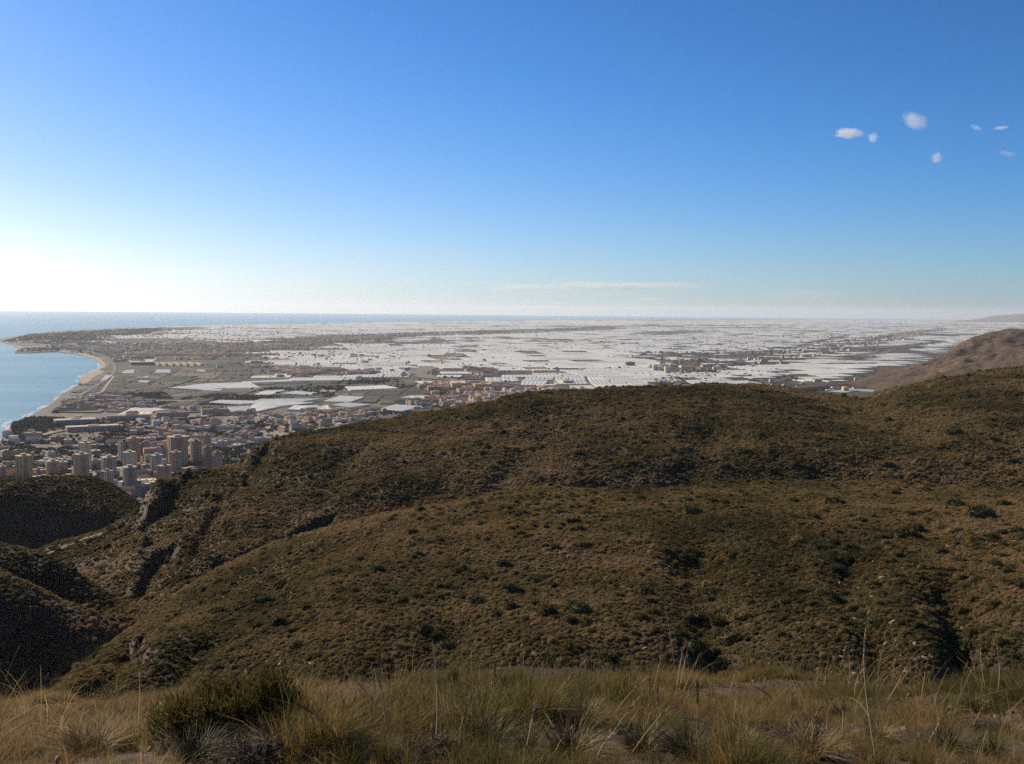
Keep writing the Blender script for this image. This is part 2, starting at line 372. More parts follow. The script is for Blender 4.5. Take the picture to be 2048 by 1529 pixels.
def pchip_cols(r, z, rq):
    """monotone cubic along axis 0 for every column; r,z (k,n); rq (m,n)"""
    h = np.diff(r, axis=0); d = np.diff(z, axis=0) / h
    mm = np.zeros_like(z)
    mm[0] = d[0]; mm[-1] = d[-1]
    for i in range(1, len(r) - 1):
        ok = d[i - 1] * d[i] > 0
        w1 = 2 * h[i] + h[i - 1]; w2 = h[i] + 2 * h[i - 1]
        mm[i] = np.where(ok, (w1 + w2) / (w1 / np.where(ok, d[i - 1], 1) + w2 / np.where(ok, d[i], 1)), 0)
    out = np.empty_like(rq)
    for j in range(rq.shape[0]):
        x = rq[j]
        kk = np.clip((r[1:-1] <= x).sum(0), 0, len(r) - 2)
        c = np.arange(r.shape[1])
        h_ = h[kk, c]; t = np.clip((x - r[kk, c]) / h_, 0, 1)
        out[j] = ((2 * t**3 - 3 * t**2 + 1) * z[kk, c] + (t**3 - 2 * t**2 + t) * h_ * mm[kk, c] + (-2 * t**3 + 3 * t**2) * z[kk + 1, c] + (t**3 - t**2) * h_ * mm[kk + 1, c])
    return out
def loft(rows, px0, px1, step, sub, sm=4):
    """rows: list of (kind, [(px, v, r), ...]); kind 'p' gives v as picture height, 'z' as metres below the camera"""
    xs = np.arange(px0, px1 + 1, step, dtype=float); k = len(rows); n = len(xs)
    Rr = np.zeros((k, n)); Zz = np.zeros((k, n)); Az = np.zeros((k, n))
    for i, (kind, pts) in enumerate(rows):
        px, v, r = (np.array([p[q] for p in pts], float) for q in range(3))
        v_ = smooth1(np.interp(xs, px, v), sm); r_ = smooth1(np.interp(xs, px, r), sm)
        if kind == 'z':
            v_z = -v_; py = np.clip(620.5 + F * v_ / r_, 500, 2600)
        else: py = v_
        d = rays(xs, py); hd = np.hypot(d[:, 0], d[:, 1])
        Az[i] = np.arctan2(d[:, 0], d[:, 1]); Rr[i] = r_
        Zz[i] = v_z if kind == 'z' else r_ * d[:, 2] / hd
    for i in range(1, k): Rr[i] = np.maximum(Rr[i], Rr[i - 1] + 0.3)
    rq = []; aq = []; tt = []
    for i in range(k - 1):
        m_ = sub[i]
        for j in range(m_ + (1 if i == k - 2 else 0)):
            t = j / m_; rq.append(Rr[i] * (1 - t) + Rr[i + 1] * t); aq.append(Az[i] * (1 - t) + Az[i + 1] * t); tt.append(i + t)
    rq = np.array(rq); aq = np.array(aq)
    z = pchip_cols(Rr, Zz, rq)
    X = rq * np.sin(aq); Y = rq * np.cos(aq)
    return np.stack([X, Y, z + CAM_Z], -1), np.array(tt), xs
def gully(Pg, line, wpx, depth, cliff=False):
    px, py = project(Pg); jx = 7 * fbm(Pg[..., 0], Pg[..., 1], 14, 3, 301) * (wpx / 40); jy = 7 * fbm(Pg[..., 0], Pg[..., 1], 14, 3, 302) * (wpx / 40)
    px = px + jx; py = py + jy; best = np.full(px.shape, 1e9); side = np.zeros(px.shape)
    for (x1, y1), (x2, y2) in zip(line[:-1], line[1:]):
        dx, dy = x2 - x1, y2 - y1; L2 = dx * dx + dy * dy
        t = np.clip(((px - x1) * dx + (py - y1) * dy) / L2, 0, 1)
        qx = px - x1 - t * dx; qy = py - y1 - t * dy; d = np.hypot(qx, qy)
        s = -(qx * dy - qy * dx) / math.sqrt(L2)     # positive on the right when the line runs downwards
        u = d < best; best = np.where(u, d, best); side = np.where(u, np.sign(-s) * d, side)
    if cliff:
        prof = np.where(side < 0, np.exp(-(side / (wpx * 0.3)) ** 2), np.exp(-(side / wpx) ** 2))
    else: prof = np.exp(-(best / wpx) ** 2)
    Pg[..., 2] -= depth * prof
def grid_faces(ny, nx):
    i = np.arange(ny - 1)[:, None] * nx + np.arange(nx - 1)[None, :]
    return np.stack([i, i + 1, i + nx + 1, i + nx], -1).reshape(-1, 4)
ALLV = []; ALLF = []; HILLS = {}
def hill(name, Pg, mat, label, key):
    ny, nx = Pg.shape[:2]; Fg = grid_faces(ny, nx)
    o = tag(obj(name, mesh(name, Pg.reshape(-1, 3), Fg, mat, smooth=True)), label, kind='structure')
    HILLS[key] = Pg
    b = sum(len(v) for v in ALLV); ALLV.append(Pg.reshape(-1, 3)); ALLF.append(Fg + b)
    return o

# near shoulder that the camera stands on
LEDGE_EDGE = [(-900, 1440), (-200, 1425), (0, 1424), (90, 1418), (250, 1416), (400, 1402), (560, 1388), (700, 1384), (850, 1374), (1000, 1374), (1200, 1374), (1400, 1366), (1560, 1372), (1750, 1384), (2048, 1392), (2900, 1400)]
rows = [('z', [(-900, 1.62, 0.6), (2950, 1.62, 0.6)]),
        ('z', [(-900, 1.64, 2.6), (2950, 1.64, 2.6)]),
        ('z', [(-900, 1.75, 3.6), (1000, 1.70, 3.6), (2950, 1.72, 3.6)]),
        ('p', [(x, y + 62 + 8 * math.sin(x * 0.006), 7.6) for x, y in LEDGE_EDGE]),
        ('p', [(x, y + 6, 12.6) for x, y in LEDGE_EDGE]),
        ('z', [(-900, 11.5, 19), (2950, 11.5, 19)]),
        ('z', [(-900, 44, 52), (0, 44, 55), (2950, 42, 55)])]
Pg, tt, xs = loft(rows, -900, 2950, 12, [4, 8, 22, 24, 10, 10])
Pg[..., 2] += 0.07 * fbm(Pg[..., 0], Pg[..., 1], 1.6, 4, 3) * np.clip((tt - 1.0) / 1.5, 0, 1)[:, None]
LEDGE = Pg
LEDGE_O = hill('grassy_shoulder', Pg, SHOULDER_M, 'grassy brown shoulder of the hill in front', 'ledge')

# near hillside: a broad scrubby shoulder with a spur running down to the left
NC = [(-500, 1560), (0, 1440), (60, 1405), (90, 1390), (180, 1312), (240, 1268), (300, 1226), (380, 1172), (450, 1132), (540, 1092), (640, 1062), (750, 1034), (850, 1012), (960, 996), (1060, 985), (1200, 976), (1400, 970), (1600, 967), (1800, 970), (2048, 975), (2700, 985)]
NR = [(-500, 165), (0, 175), (90, 180), (300, 212), (450, 222), (640, 230), (850, 234), (1060, 240), (1400, 252), (1800, 265), (2048, 275), (2700, 300)]
def crest(C, Rl, dy=0, dr=0): return [(x, y + dy, float(np.interp(x, *zip(*Rl))) + dr) for x, y in C]
rows = [('z', [(-500, 90, 62), (0, 86, 64), (300, 60, 70), (900, 52, 72), (2700, 52, 72)]),
        ('z', [(-500, 88, 90), (0, 80, 92), (200, 60, 95), (400, 48, 98), (900, 42.5, 100), (1400, 41.5, 100), (2700, 41, 100)]),
        ('p', [(-500, 1640, 120), (0, 1480, 130), (90, 1420, 140), (180, 1370, 140), (300, 1335, 135), (640, 1285, 124), (1000, 1262, 122), (1400, 1256, 122), (2048, 1262, 124), (2700, 1270, 125)]),
        ('p', [(-500, 1600, 150), (0, 1460, 155), (90, 1402, 165), (180, 1338, 170), (300, 1272, 175), (450, 1195, 178), (640, 1140, 172), (850, 1108, 166), (1100, 1095, 164), (1400, 1092, 164), (2048, 1096, 168), (2700, 1100, 170)]),
        ('p', crest(NC, NR)),
        ('z', [(-500, 112, 195), (90, 92, 205), (300, 86, 240), (450, 84, 256), (640, 78, 272), (850, 78, 286), (1060, 74, 294), (1400, 66, 300), (2048, 64, 330), (2700, 64, 350)]),
        ('z', [(-500, 170, 400), (2700, 170, 520)])]
Pg, tt, xs = loft(rows, -500, 2700, 6, [10, 16, 34, 60, 20, 8])
fade = np.clip(np.minimum(tt / 0.8, 5.6 - tt), 0, 1)[:, None]
Pg[..., 2] += fade * (0.75 * fbm(Pg[..., 0], Pg[..., 1], 30, 5, 21, 0.55) - 1.6 * np.clip(0.25 - np.abs(vn(Pg[..., 0] / 38 + 0.4 * vn(Pg[..., 0] / 20, Pg[..., 1] / 20, 8), Pg[..., 1] / 95, 31)), 0, 1) * 4 * 0.2)
for ln, w_, dp, cl in (([(1385, 1130), (1400, 1190), (1440, 1260), (1430, 1330), (1400, 1372)], 60, 2.6, False), ([(1905, 1200), (1930, 1270), (1935, 1340), (1900, 1380)], 50, 2.6, False),
                       ([(262, 1292), (215, 1330), (160, 1368), (120, 1392)], 30, 3.0, True), ([(905, 1250), (880, 1300), (860, 1360)], 50, 1.6, False), ([(560, 1180), (470, 1230), (400, 1290), (330, 1350)], 30, 2.5, False),
                       ([(1700, 1130), (1690, 1190), (1740, 1260), (1760, 1360)], 30, 1.3, False)):
    gully(Pg, ln, w_, dp, cl)
hill('hillside', Pg, HILL_M, 'scrub-covered hillside across the dip', 'near')

# the long ridge behind it, with cliffs at its left end
RC = [(-500, 1300), (-100, 1180), (60, 1112), (90, 1097), (200, 1064), (262, 1040), (284, 1018), (292, 992), (312, 968), (340, 953), (375, 940), (420, 936), (486, 930), (494, 912), (506, 894), (524, 884), (600, 866), (700, 850), (800, 835), (900, 820), (980, 804), (1060, 788), (1150, 779), (1250, 776), (1400, 771), (1500, 771), (1570, 776), (1630, 788), (1690, 796), (1730, 797), (1765, 784), (1800, 772), (1860, 760), (1950, 746), (2048, 734), (2300, 712), (2700, 690)]
RR = [(-500, 400), (90, 408), (200, 405), (284, 400), (300, 402), (400, 430), (486, 440), (524, 470), (700, 500), (1060, 560), (1400, 600), (1700, 640), (2048, 760), (2700, 900)]
rows = [('z', [(-500, 120, 225), (90, 100, 262), (300, 92, 270), (450, 88, 280), (640, 84, 292), (1060, 82, 318), (1400, 74, 330), (2048, 70, 350), (2700, 70, 370)]),
        ('p', [(-500, 1420, 300), (60, 1215, 326), (140, 1205, 322), (240, 1222, 310), (330, 1212, 292), (450, 1150, 302), (640, 1076, 322), (850, 1030, 334), (1060, 1002, 350), (1400, 988, 358), (2048, 990, 375), (2700, 995, 400)]),
        ('p', [(-500, 1370, 350), (90, 1140, 372), (200, 1115, 368), (284, 1090, 352), (330, 1085, 350), (450, 1050, 350), (640, 985, 362), (850, 948, 376), (1060, 908, 394), (1400, 890, 402), (1700, 893, 410), (2048, 880, 440), (2700, 860, 470)]),
        ('p', crest(RC, RR)),
        ('z', [(-500, 150, 470), (90, 128, 470), (300, 110, 475), (500, 104, 540), (700, 92, 590), (1060, 82, 660), (1400, 82, 720), (2048, 90, 920), (2700, 90, 1050)]),
        ('z', [(-500, 297, 900), (300, 297, 1000), (700, 297, 1150), (2700, 297, 1900)])]
Pg, tt, xs = loft(rows, -500, 2700, 5, [14, 46, 56, 16, 20], sm=1)
fade = np.clip(np.minimum(tt / 0.7, 4.8 - tt), 0, 1)[:, None]
fade2 = fade * np.clip(0.35 + np.abs(tt - 3.0), 0, 1)[:, None]
Pg[..., 2] += fade2 * 1.7 * fbm(Pg[..., 0], Pg[..., 1], 60, 5, 41) + fade * 0.9 * fbm(Pg[..., 0], Pg[..., 1], 11, 4, 44)
for ln, w_, dp, cl in (([(352, 968), (336, 985), (314, 1006), (300, 1026), (296, 1044)], 40, 4.6, True),
                       ([(522, 902), (512, 918), (502, 938), (496, 950)], 26, 3.4, True),
                       ([(330, 1105), (312, 1125), (292, 1150), (280, 1170)], 26, 3.5, True),
                       ([(640, 1040), (590, 1062), (540, 1090), (470, 1128), (400, 1160)], 20, 4.5, True),
                       ([(700, 925), (660, 965), (620, 1000), (560, 1045)], 30, 2.0, False), ([(900, 960), (860, 985), (800, 1015)], 24, 1.5, False),
                       ([(450, 1000), (420, 1040), (390, 1090)], 26, 2, True), ([(1420, 880), (1390, 915), (1380, 950)], 40, 3, False), ([(1850, 840), (1780, 890), (1720, 950)], 60, 1.8, False), ([(1090, 860), (1040, 910), (1000, 960)], 40, 3, False)):
    gully(Pg, ln, w_, dp, cl)
hill('ridge', Pg, HILL_M, 'long scrubby ridge with small cliffs at its end', 'ridge')

# dark hill at the left, nearest
rows = [('z', [(-700, 92, 190), (0, 94, 196), (150, 98, 200), (330, 100, 205), (420, 102, 208)]),
        ('p', [(-700, 1400, 224), (-100, 1400, 222), (0, 1400, 221), (100, 1395, 222), (200, 1370, 223), (330, 1400, 224), (420, 1430, 224)]),
        ('p', [(-700, 1090, 262), (-100, 1120, 255), (0, 1143, 250), (60, 1162, 248), (100, 1184, 246), (150, 1206, 244), (200, 1224, 243), (290, 1240, 240), (420, 1300, 236)]),
        ('p', [(-700, 1096, 276), (-100, 1128, 270), (0, 1156, 276), (60, 1178, 273), (130, 1208, 268), (200, 1238, 260), (290, 1246, 252), (420, 1310, 246)]),
        ('p', [(-700, 1020, 312), (-100, 1078, 302), (0, 1094, 296), (60, 1102, 292), (100, 1114, 288), (130, 1130, 284), (165, 1150, 280), (200, 1172, 276), (240, 1202, 270), (280, 1216, 266), (330, 1226, 262), (420, 1270, 258)]),
        ('z', [(-700, 120, 380), (0, 108, 345), (200, 100, 310), (420, 100, 290)])]
Pg, tt, xs = loft(rows, -700, 420, 5, [8, 34, 10, 24, 14])
Pg[..., 2] += np.clip(np.minimum(tt / 0.8, 5 - tt), 0, 1)[:, None] * (1.4 * fbm(Pg[..., 0], Pg[..., 1], 26, 4, 61))
hill('hill', Pg, HILL_M, 'dark scrubby hill dropping into the ravine', 'hillb')

# dark hill in front of the towers
rows = [('z', [(-700, 175, 430), (0, 158, 455), (100, 150, 460), (200, 135, 455), (330, 128, 440), (420, 128, 440)]),
        ('p', [(-700, 1115, 560), (0, 1105, 566), (90, 1100, 568), (200, 1066, 560), (285, 1040, 548), (420, 1090, 530)]),
        ('p', [(-700, 1030, 590), (0, 1030, 583), (90, 1024, 583), (200, 1018, 574), (285, 1030, 556), (420, 1087, 540)]),
        ('p', [(-700, 925, 640), (-200, 948, 630), (-60, 961, 625), (0, 960, 622), (60, 957, 620), (110, 953, 618), (180, 955, 612), (222, 966, 606), (250, 986, 598), (285, 1014, 588), (330, 1050, 575), (420, 1085, 560)]),
        ('z', [(-700, 150, 760), (0, 150, 720), (200, 150, 700), (330, 160, 660), (420, 165, 640)]),
        ('z', [(-700, 297, 1150), (420, 297, 1100)])]
Pg, tt, xs = loft(rows, -700, 420, 5, [8, 24, 34, 12, 14])
f_ = np.clip(np.minimum(tt / 0.8, 5 - tt), 0, 1)[:, None]
Pg[..., 2] += f_ * (2.2 * fbm(Pg[..., 0], Pg[..., 1], 45, 4, 71) * np.clip(0.3 + np.abs(tt - 3), 0, 1)[:, None])
hill('hill', Pg, HILL_M, 'rounded dark hill in front of the apartment towers', 'hilla')

# brown hills at the right, far off
FC = [(1600, 790), (1690, 772), (1720, 765), (1770, 753), (1820, 737), (1870, 714), (1900, 698), (1925, 682), (1955, 670), (1985, 663), (2020, 659), (2060, 659), (2200, 645), (2500, 610), (2800, 600)]
rows = [('z', [(1600, 299, 3900), (1700, 299, 4250), (1850, 298, 3900), (2048, 298, 3600), (2800, 298, 3300)]),
        ('p', [(1600, 775, 4000), (1700, 767, 4350), (1850, 752, 4200), (1950, 738, 4200), (2048, 722, 4200), (2800, 690, 4000)]),
        ('p', [(1600, 772, 4100), (1700, 764, 4480), (1800, 744, 4600), (1880, 722, 4700), (1950, 700, 4800), (2048, 690, 4800), (2800, 650, 4700)]),
        ('p', [(x, y, 4500 + (x - 1600) * 2.2) for x, y in FC]),
        ('z', [(1600, 299.5, 5200), (1900, 290, 6500), (2048, 240, 7400), (2800, 240, 7400)]),
        ('z', [(1600, 299.6, 5600), (1900, 299.6, 7200), (2048, 299.6, 9400), (2800, 299.6, 9400)])]
Pg, tt, xs = loft(rows, 1600, 2800, 4, [8, 34, 60, 14, 8], sm=3)
f_ = np.clip(np.minimum(tt / 1.0, 4.6 - tt), 0, 1)[:, None] * np.clip((xs - 1680) / 200, 0.0, 1)[None, :]
rdg = 1 - np.abs(fbm(Pg[..., 0], Pg[..., 1], 420, 5, 81, 0.55)) * 1.6
Pg[..., 2] += f_ * (34 * rdg - 20 + 12 * fbm(Pg[..., 0], Pg[..., 1], 110, 4, 83)) * np.clip(0.25 + np.abs(tt - 3), 0, 1)[:, None]
hill('far_hill', Pg, FARHILL_M, 'bare brown hills rising beyond the ridge', 'far')
rows = [('z', [(1880, 298, 43000), (3000, 298, 43000)]),
        ('p', [(1880, 644, 46000), (1960, 641, 46000), (2048, 636, 46000), (3000, 600, 46000)]),
        ('p', [(1880, 643, 50000), (1935, 641, 50000), (1958, 637, 50000), (1985, 632, 50000), (2015, 629.5, 50000), (2048, 628, 50000), (2150, 618, 50000), (2400, 585, 50000), (3000, 560, 50000)]),
        ('z', [(1880, 298, 56000), (3000, 298, 56000)])]
Pg, tt, xs = loft(rows, 1880, 3000, 6, [8, 20, 8], sm=1)
Pg[..., 2] += np.clip(np.minimum(tt, 3 - tt), 0, 1)[:, None] * 70 * fbm(Pg[..., 0], Pg[..., 1], 2500, 5, 91) * np.clip((xs - 1900) / 150, 0, 1)[None]
hill('mountain', Pg, FARHILL_M, 'hazy distant mountain at the end of the coast', 'mount')

# pale track in the valley
BV = BVHTree.FromPolygons(np.concatenate(ALLV).tolist(), np.concatenate(ALLF).tolist())
CAMV = Vector((0, 0, CAM_Z))
def hit(px, py):
    d = Vector(ray(px, py)); h = BV.ray_cast(CAMV, d, 60000)
    return (np.array(h[0]), np.array(h[1])) if h[0] is not None else (G(px, py), np.array([0, 0, 1.0]))
def drop(x, y, z0=1000):
    h = BV.ray_cast(Vector((x, y, z0)), Vector((0, 0, -1)))
    return h[0].z if h[0] is not None else 4.0
def seen(p, tol=1.0):
    d = Vector([float(v) for v in p]) - CAMV; L = d.length
    h = BV.ray_cast(CAMV, d / L, L)
    return h[0] is None or h[3] > L - tol
V = []; Fs = []
pts = [hit(x, y)[0] for x, y in ((96, 1110), (120, 1100), (145, 1088), (168, 1079), (190, 1073), (206, 1069))]
q = []
for a_, b_ in zip(pts[:-1], pts[1:]):
    for t in np.linspace(0, 1, 8, endpoint=False): q.append(a_ * (1 - t) + b_ * t)
for i, c_ in enumerate(q):
    t_ = (q[min(i + 1, len(q) - 1)] - q[max(i - 1, 0)])[:2]; t_ /= np.linalg.norm(t_) + 1e-9
    for s_ in (-1, -0.4, 0.4, 1):
        x_, y_ = c_[0] - t_[1] * s_ * 1.1, c_[1] + t_[0] * s_ * 1.1
        V.append((x_, y_, drop(x_, y_) + 0.35))
for i in range(len(q) - 1):
    for j in range(3): Fs.append((4 * i + j, 4 * i + j + 1, 4 * i + j + 5, 4 * i + j + 4))
tag(obj('track', mesh('track', V, Fs, simple('dirt_track', (0.17, 0.125, 0.085), 0.9, 0.2, 0.3))), 'pale dirt track on the valley floor', kind='structure')

# ------------------------------------------------------------------ things on the plain: placing and naming
LAND = [(190, 735, 'the beach bend'), (885, 722, 'the dry riverbed bend'), (938, 695, 'the upper end of the dry riverbed'), (850, 776, 'the orange apartment blocks'), (1010, 786, 'the terracotta village'),
        (1320, 742, 'the pale tower pair'), (1735, 722, 'the motorway'), (1700, 752, 'the motorway cutting'), (1765, 758, 'the pale green shed'), (400, 798, 'the dark orchards'), (560, 742, 'the roadside warehouses'),
        (1105, 744, 'the crooked lane'), (760, 768, 'the small dark wood'), (1570, 720, 'the hillside suburb'), (480, 812, 'the striped greenhouse'), (300, 826, 'the cream greenhouse pair'), (1500, 775, 'the wide dropping road'),
        (1830, 690, 'the foot of the brown hills'), (640, 690, 'the long tree belt'), (1430, 715, 'the dark town strip'), (1200, 770, 'the ridge top hollow'), (1400, 695, 'the thin vertical lane'), (1150, 690, 'the middle of the white plain'),
        (480, 700, 'the coastal town edge'), (310, 725, 'the salt pans'), (900, 745, 'the riverside farms')]
TLAND = [(47, 930, 'the yellow striped tower'), (106, 935, 'the brown flat-topped tower'), (163, 915, 'the cream twin towers'), (218, 930, 'the white banded tower'), (258, 900, 'the broad slab tower'), (260, 925, 'the green-white ribbed tower'),
         (314, 930, 'the grey beige tower'), (356, 900, 'the widest tan slab'), (392, 900, 'the square tan tower'), (415, 900, 'the dark-capped tower'), (434, 920, 'the dull brown tower'), (329, 950, 'the pink brick tower'),
         (20, 870, 'the seafront pines'), (185, 815, 'the red terrace rows'), (140, 855, 'the long white hotel'), (480, 850, 'the dry tan field'), (620, 835, 'the town edge lots'), (300, 826, 'the cream greenhouse pair'),
         (700, 822, 'the ridge foot suburb'), (520, 870, 'the ridge shoulder'), (400, 845, 'the inland avenue'), (250, 855, 'the park trees'), (60, 900, 'the coast road'), (870, 790, 'the orange apartment blocks'), (940, 782, 'the ochre housing block'), (1010, 790, 'the terracotta village'), (1060, 795, 'the white village end')]
ORD = ['closest', 'second closest', 'third closest', 'fourth closest', 'fifth closest', 'sixth closest', 'seventh closest', 'eighth closest', 'ninth closest', 'tenth closest', 'eleventh closest', 'twelfth closest', 'thirteenth closest', 'fourteenth closest', 'fifteenth closest', 'sixteenth closest',
       'seventeenth closest', 'eighteenth closest', 'nineteenth closest', 'twentieth closest'] + ['%d-th closest' % i for i in range(21, 90)]
def where_labels(items, lands):
    """items: (px, py, describing words); returns one distinguishing label for each"""
    lw = np.array([G(x, y)[:2] for x, y, _ in lands]); keys = []
    for px, py, d in items:
        g = G(px, py)[:2]; dd = np.hypot(*(lw - g).T); i = int(dd.argmin()); v = g - lw[i]
        if abs(v[0]) > abs(v[1]): di = 'seaward of' if v[0] < 0 else 'inland of'
        else: di = 'beyond' if v[1] > 0 else 'in front of'
        keys.append((i, di, d, dd[i]))
    out = [None] * len(items)
    from collections import defaultdict
    gr = defaultdict(list)
    for n_, (i, di, d, ds) in enumerate(keys): gr[(i, di, d)].append((ds, n_))
    for (i, di, d), l in gr.items():
        l.sort()
        for q, (ds, n_) in enumerate(l):
            out[n_] = d + ', ' + (ORD[q] + ' ' if len(l) > 1 else '') + di + ' ' + lands[i][2]
    return out
def near_road(px, py):
    out = np.zeros(px.shape, bool)
    for ln, wx, wy in ROADS_PX:
        for (x1, y1), (x2, y2) in zip(ln[:-1], ln[1:]):
            X1, Y1, X2, Y2, pX, pY = x1 / wx, y1 / wy, x2 / wx, y2 / wy, px / wx, py / wy
            L2 = (X2 - X1) ** 2 + (Y2 - Y1) ** 2; t = np.clip(((pX - X1) * (X2 - X1) + (pY - Y1) * (Y2 - Y1)) / L2, 0, 1)
            out |= np.hypot(pX - X1 - t * (X2 - X1), pY - Y1 - t * (Y2 - Y1)) < 1
    return out
COASTP = COAST + [(2600, 642), (2600, 1300), (-260, 1300)]
def in_any(px, py, lst):
    o_ = np.zeros(np.shape(px), bool)
    for p in lst: o_ |= inpoly(px, py, p)
    return o_

# ------------------------------------------------------------------ greenhouses
a = NT('greenhouse_plastic'); t = a.n('ShaderNodeAttribute', attribute_name='tint')
n = a.noise(0.012, 4, 0.6); n2 = a.noise(0.15, 3, 0.6)
c = a.mix(1.0, t.outputs['Color'], a.ramp(n, [(0.3, (0.66, 0.66, 0.66)), (0.7, (1.05, 1.04, 1.02))]), 'MULTIPLY')
a.col(a.mix(0.35, c, a.ramp(n2, [(0.35, (0.46, 0.42, 0.36)), (0.6, (0.80, 0.75, 0.66))]))); a.b.inputs['Roughness'].default_value = 0.55
PLASTIC = a.m
TINTS = [('white', (0.70, 0.70, 0.63)), ('cream', (0.72, 0.66, 0.51)), ('grey-white', (0.54, 0.555, 0.51)), ('pale grey', (0.41, 0.43, 0.41)), ('dull beige', (0.55, 0.49, 0.37)), ('pale green', (0.37, 0.42, 0.31))]
def gh_mesh(q, col, spans=1, h=4.2, ridge=1.1, stripe=False):
    """greenhouse on corner points q[0..3]; roof of several shallow ridges running q0->q3"""
    q = [np.array(p, float) for p in q]; V = []; Fs = []; C = []
    n_ = spans * 2
    lo = [q[0] + (q[1] - q[0]) * i / n_ for i in range(n_ + 1)]; hi = [q[3] + (q[2] - q[3]) * i / n_ for i in range(n_ + 1)]
    for row in (lo, hi):
        for i, p in enumerate(row):
            V.append((p[0], p[1], 4.0)); V.append((p[0], p[1], 4.0 + h + (ridge if i % 2 else 0)))
    m_ = 2 * (n_ + 1)
    for i in range(n_):
        a_, b_ = 2 * i, 2 * i + 2
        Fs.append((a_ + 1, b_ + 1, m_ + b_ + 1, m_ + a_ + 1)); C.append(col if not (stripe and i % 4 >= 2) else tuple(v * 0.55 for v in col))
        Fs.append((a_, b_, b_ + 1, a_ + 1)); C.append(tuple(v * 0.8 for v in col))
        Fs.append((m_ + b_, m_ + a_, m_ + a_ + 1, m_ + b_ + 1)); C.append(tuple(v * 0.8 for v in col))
    Fs.append((m_, 0, 1, m_ + 1)); C.append(col); Fs.append((m_ - 2, 2 * m_ - 2, 2 * m_ - 1, m_ - 1)); C.append(col)
    return V, Fs, C
BASE_A = R(14)
ca, sa = math.cos(BASE_A), math.sin(BASE_A)
def warp(u, v):
    x = u * ca - v * sa; y = u * sa + v * ca
    L = 2600.0; A = 230.0
    return (x + A * vn(x / L, y / L, 101) + 60 * vn(x / 700, y / 700, 103), y + A * vn(x / L, y / L, 102) + 60 * vn(x / 700, y / 700, 104))
parcels = []
def bsp(u0, v0, u1, v1, d, far):
    w_, h_ = u1 - u0, v1 - v0
    mx = (185 if not far else 230) * (0.75 + 0.6 * random.random()) * (0.72 if v0 < 4200 else 1)
    if max(w_, h_) < mx or (d > 2 and max(w_, h_) < mx * 1.5 and random.random() < 0.2):
        parcels.append((u0, v0, u1, v1)); return
    g_ = (15 if d < 2 else 4 + 7 * random.random()) * (1.6 if far else 1)
    t = 0.35 + 0.3 * random.random()
    if w_ > h_ * 0.9:
        c_ = u0 + w_ * t; bsp(u0, v0, c_ - g_ / 2, v1, d + 1, far); bsp(c_ + g_ / 2, v0, u1, v1, d + 1, far)
    else:
        c_ = v0 + h_ * t; bsp(u0, v0, u1, c_ - g_ / 2, d + 1, far); bsp(u0, c_ + g_ / 2, u1, v1, d + 1, far)
HERO = [([(332, 778.5), (400, 782), (452, 779), (412, 769.5)], 'white'), ([(400, 783), (440, 784.5), (446, 782), (410, 780.8)], 'white'), ([(415, 769), (455, 779), (522, 778), (500, 767)], 'white'), ([(482, 765.5), (494, 768), (585, 765), (580, 761)], 'white'),
        ([(234, 833), (302, 833.5), (306, 826.5), (252, 825.5)], 'cream'), ([(254, 825), (305, 826), (346, 820.5), (262, 818.5)], 'cream'), ([(412, 808.5), (480, 812), (520, 805), (440, 803)], 'grey-white'), ([(482, 811), (600, 807), (640, 800), (522, 801)], 'grey-white'),
        ([(455, 817), (468, 825), (492, 825), (502, 815)], 'stripe'), ([(493, 825), (515, 826), (560, 816), (505, 813)], 'cream'), ([(503, 813), (560, 815.5), (630, 808), (520, 806.5)], 'white'), ([(575, 822), (612, 824), (640, 815), (588, 814)], 'cream'),
        ([(614, 824), (664, 823), (656, 813), (642, 815)], 'cream'), ([(560, 790), (620, 793), (634, 788.5), (590, 784)], 'grey-white'), ([(505, 793), (540, 792.5), (572, 782), (530, 784)], 'cream'), ([(645, 806), (700, 807), (730, 797), (680, 794)], 'grey-white'),
        ([(700, 783), (800, 779), (770, 773), (690, 776)], 'white'), ([(664, 813), (700, 818), (740, 812), (690, 808)], 'grey-white'), ([(758, 822), (800, 826), (850, 816), (790, 812)], 'grey-white'), ([(800, 798), (860, 801), (872, 794), (820, 794)], 'white'),
        ([(850, 770), (935, 771), (930, 764.5), (830, 765)], 'white'), ([(972, 765.5), (1040, 765), (1034, 757), (970, 757.5)], 'stripe'), ([(1042, 773), (1090, 772), (1096, 764), (1044, 763)], 'grey-white'), ([(1746, 762.5), (1784, 762.5), (1788, 754), (1740, 755)], 'pale green'),
        ([(1652, 786), (1690, 788), (1720, 781.5), (1700, 780)], 'grey-white'), ([(1690, 782), (1745, 786), (1760, 781), (1710, 776)], 'pale grey')]
gsm = []   # (quad, tint name, colour, px, py, size)
for pts, tn in HERO:
    c_ = dict(TINTS).get(tn, (0.62, 0.62, 0.60)); q = [G(x, y) for x, y in pts]
    px = sum(p[0] for p in pts) / 4; py = sum(p[1] for p in pts) / 4
    gsm.append((q, tn, c_, px, py, 1e6, True))
hero_polys = [[(x, y) for x, y in p] for p, _ in HERO]
for iu in range(-14, 44):
    for iv in range(2, 46):
        cell = 900.0; u0, v0 = iu * cell, iv * cell
        x, y = warp(u0 + cell / 2, v0 + cell / 2); px, py = project((x, y, 4.0))
        if not (-250 < px < 2250) or py < 641 or py > 850 or y < 1200: continue
        bsp(u0 + 5, v0 + 5, u0 + cell - 5, v0 + cell - 5, 0, y > 12500)
PA = np.array(parcels); U0, V0, U1, V1 = PA.T
Q = [np.stack(warp(u, v), -1) for u, v in ((U0, V0), (U1, V0), (U1, V1), (U0, V1))]
CC = sum(Q) / 4; DD = np.hypot(*CC.T)
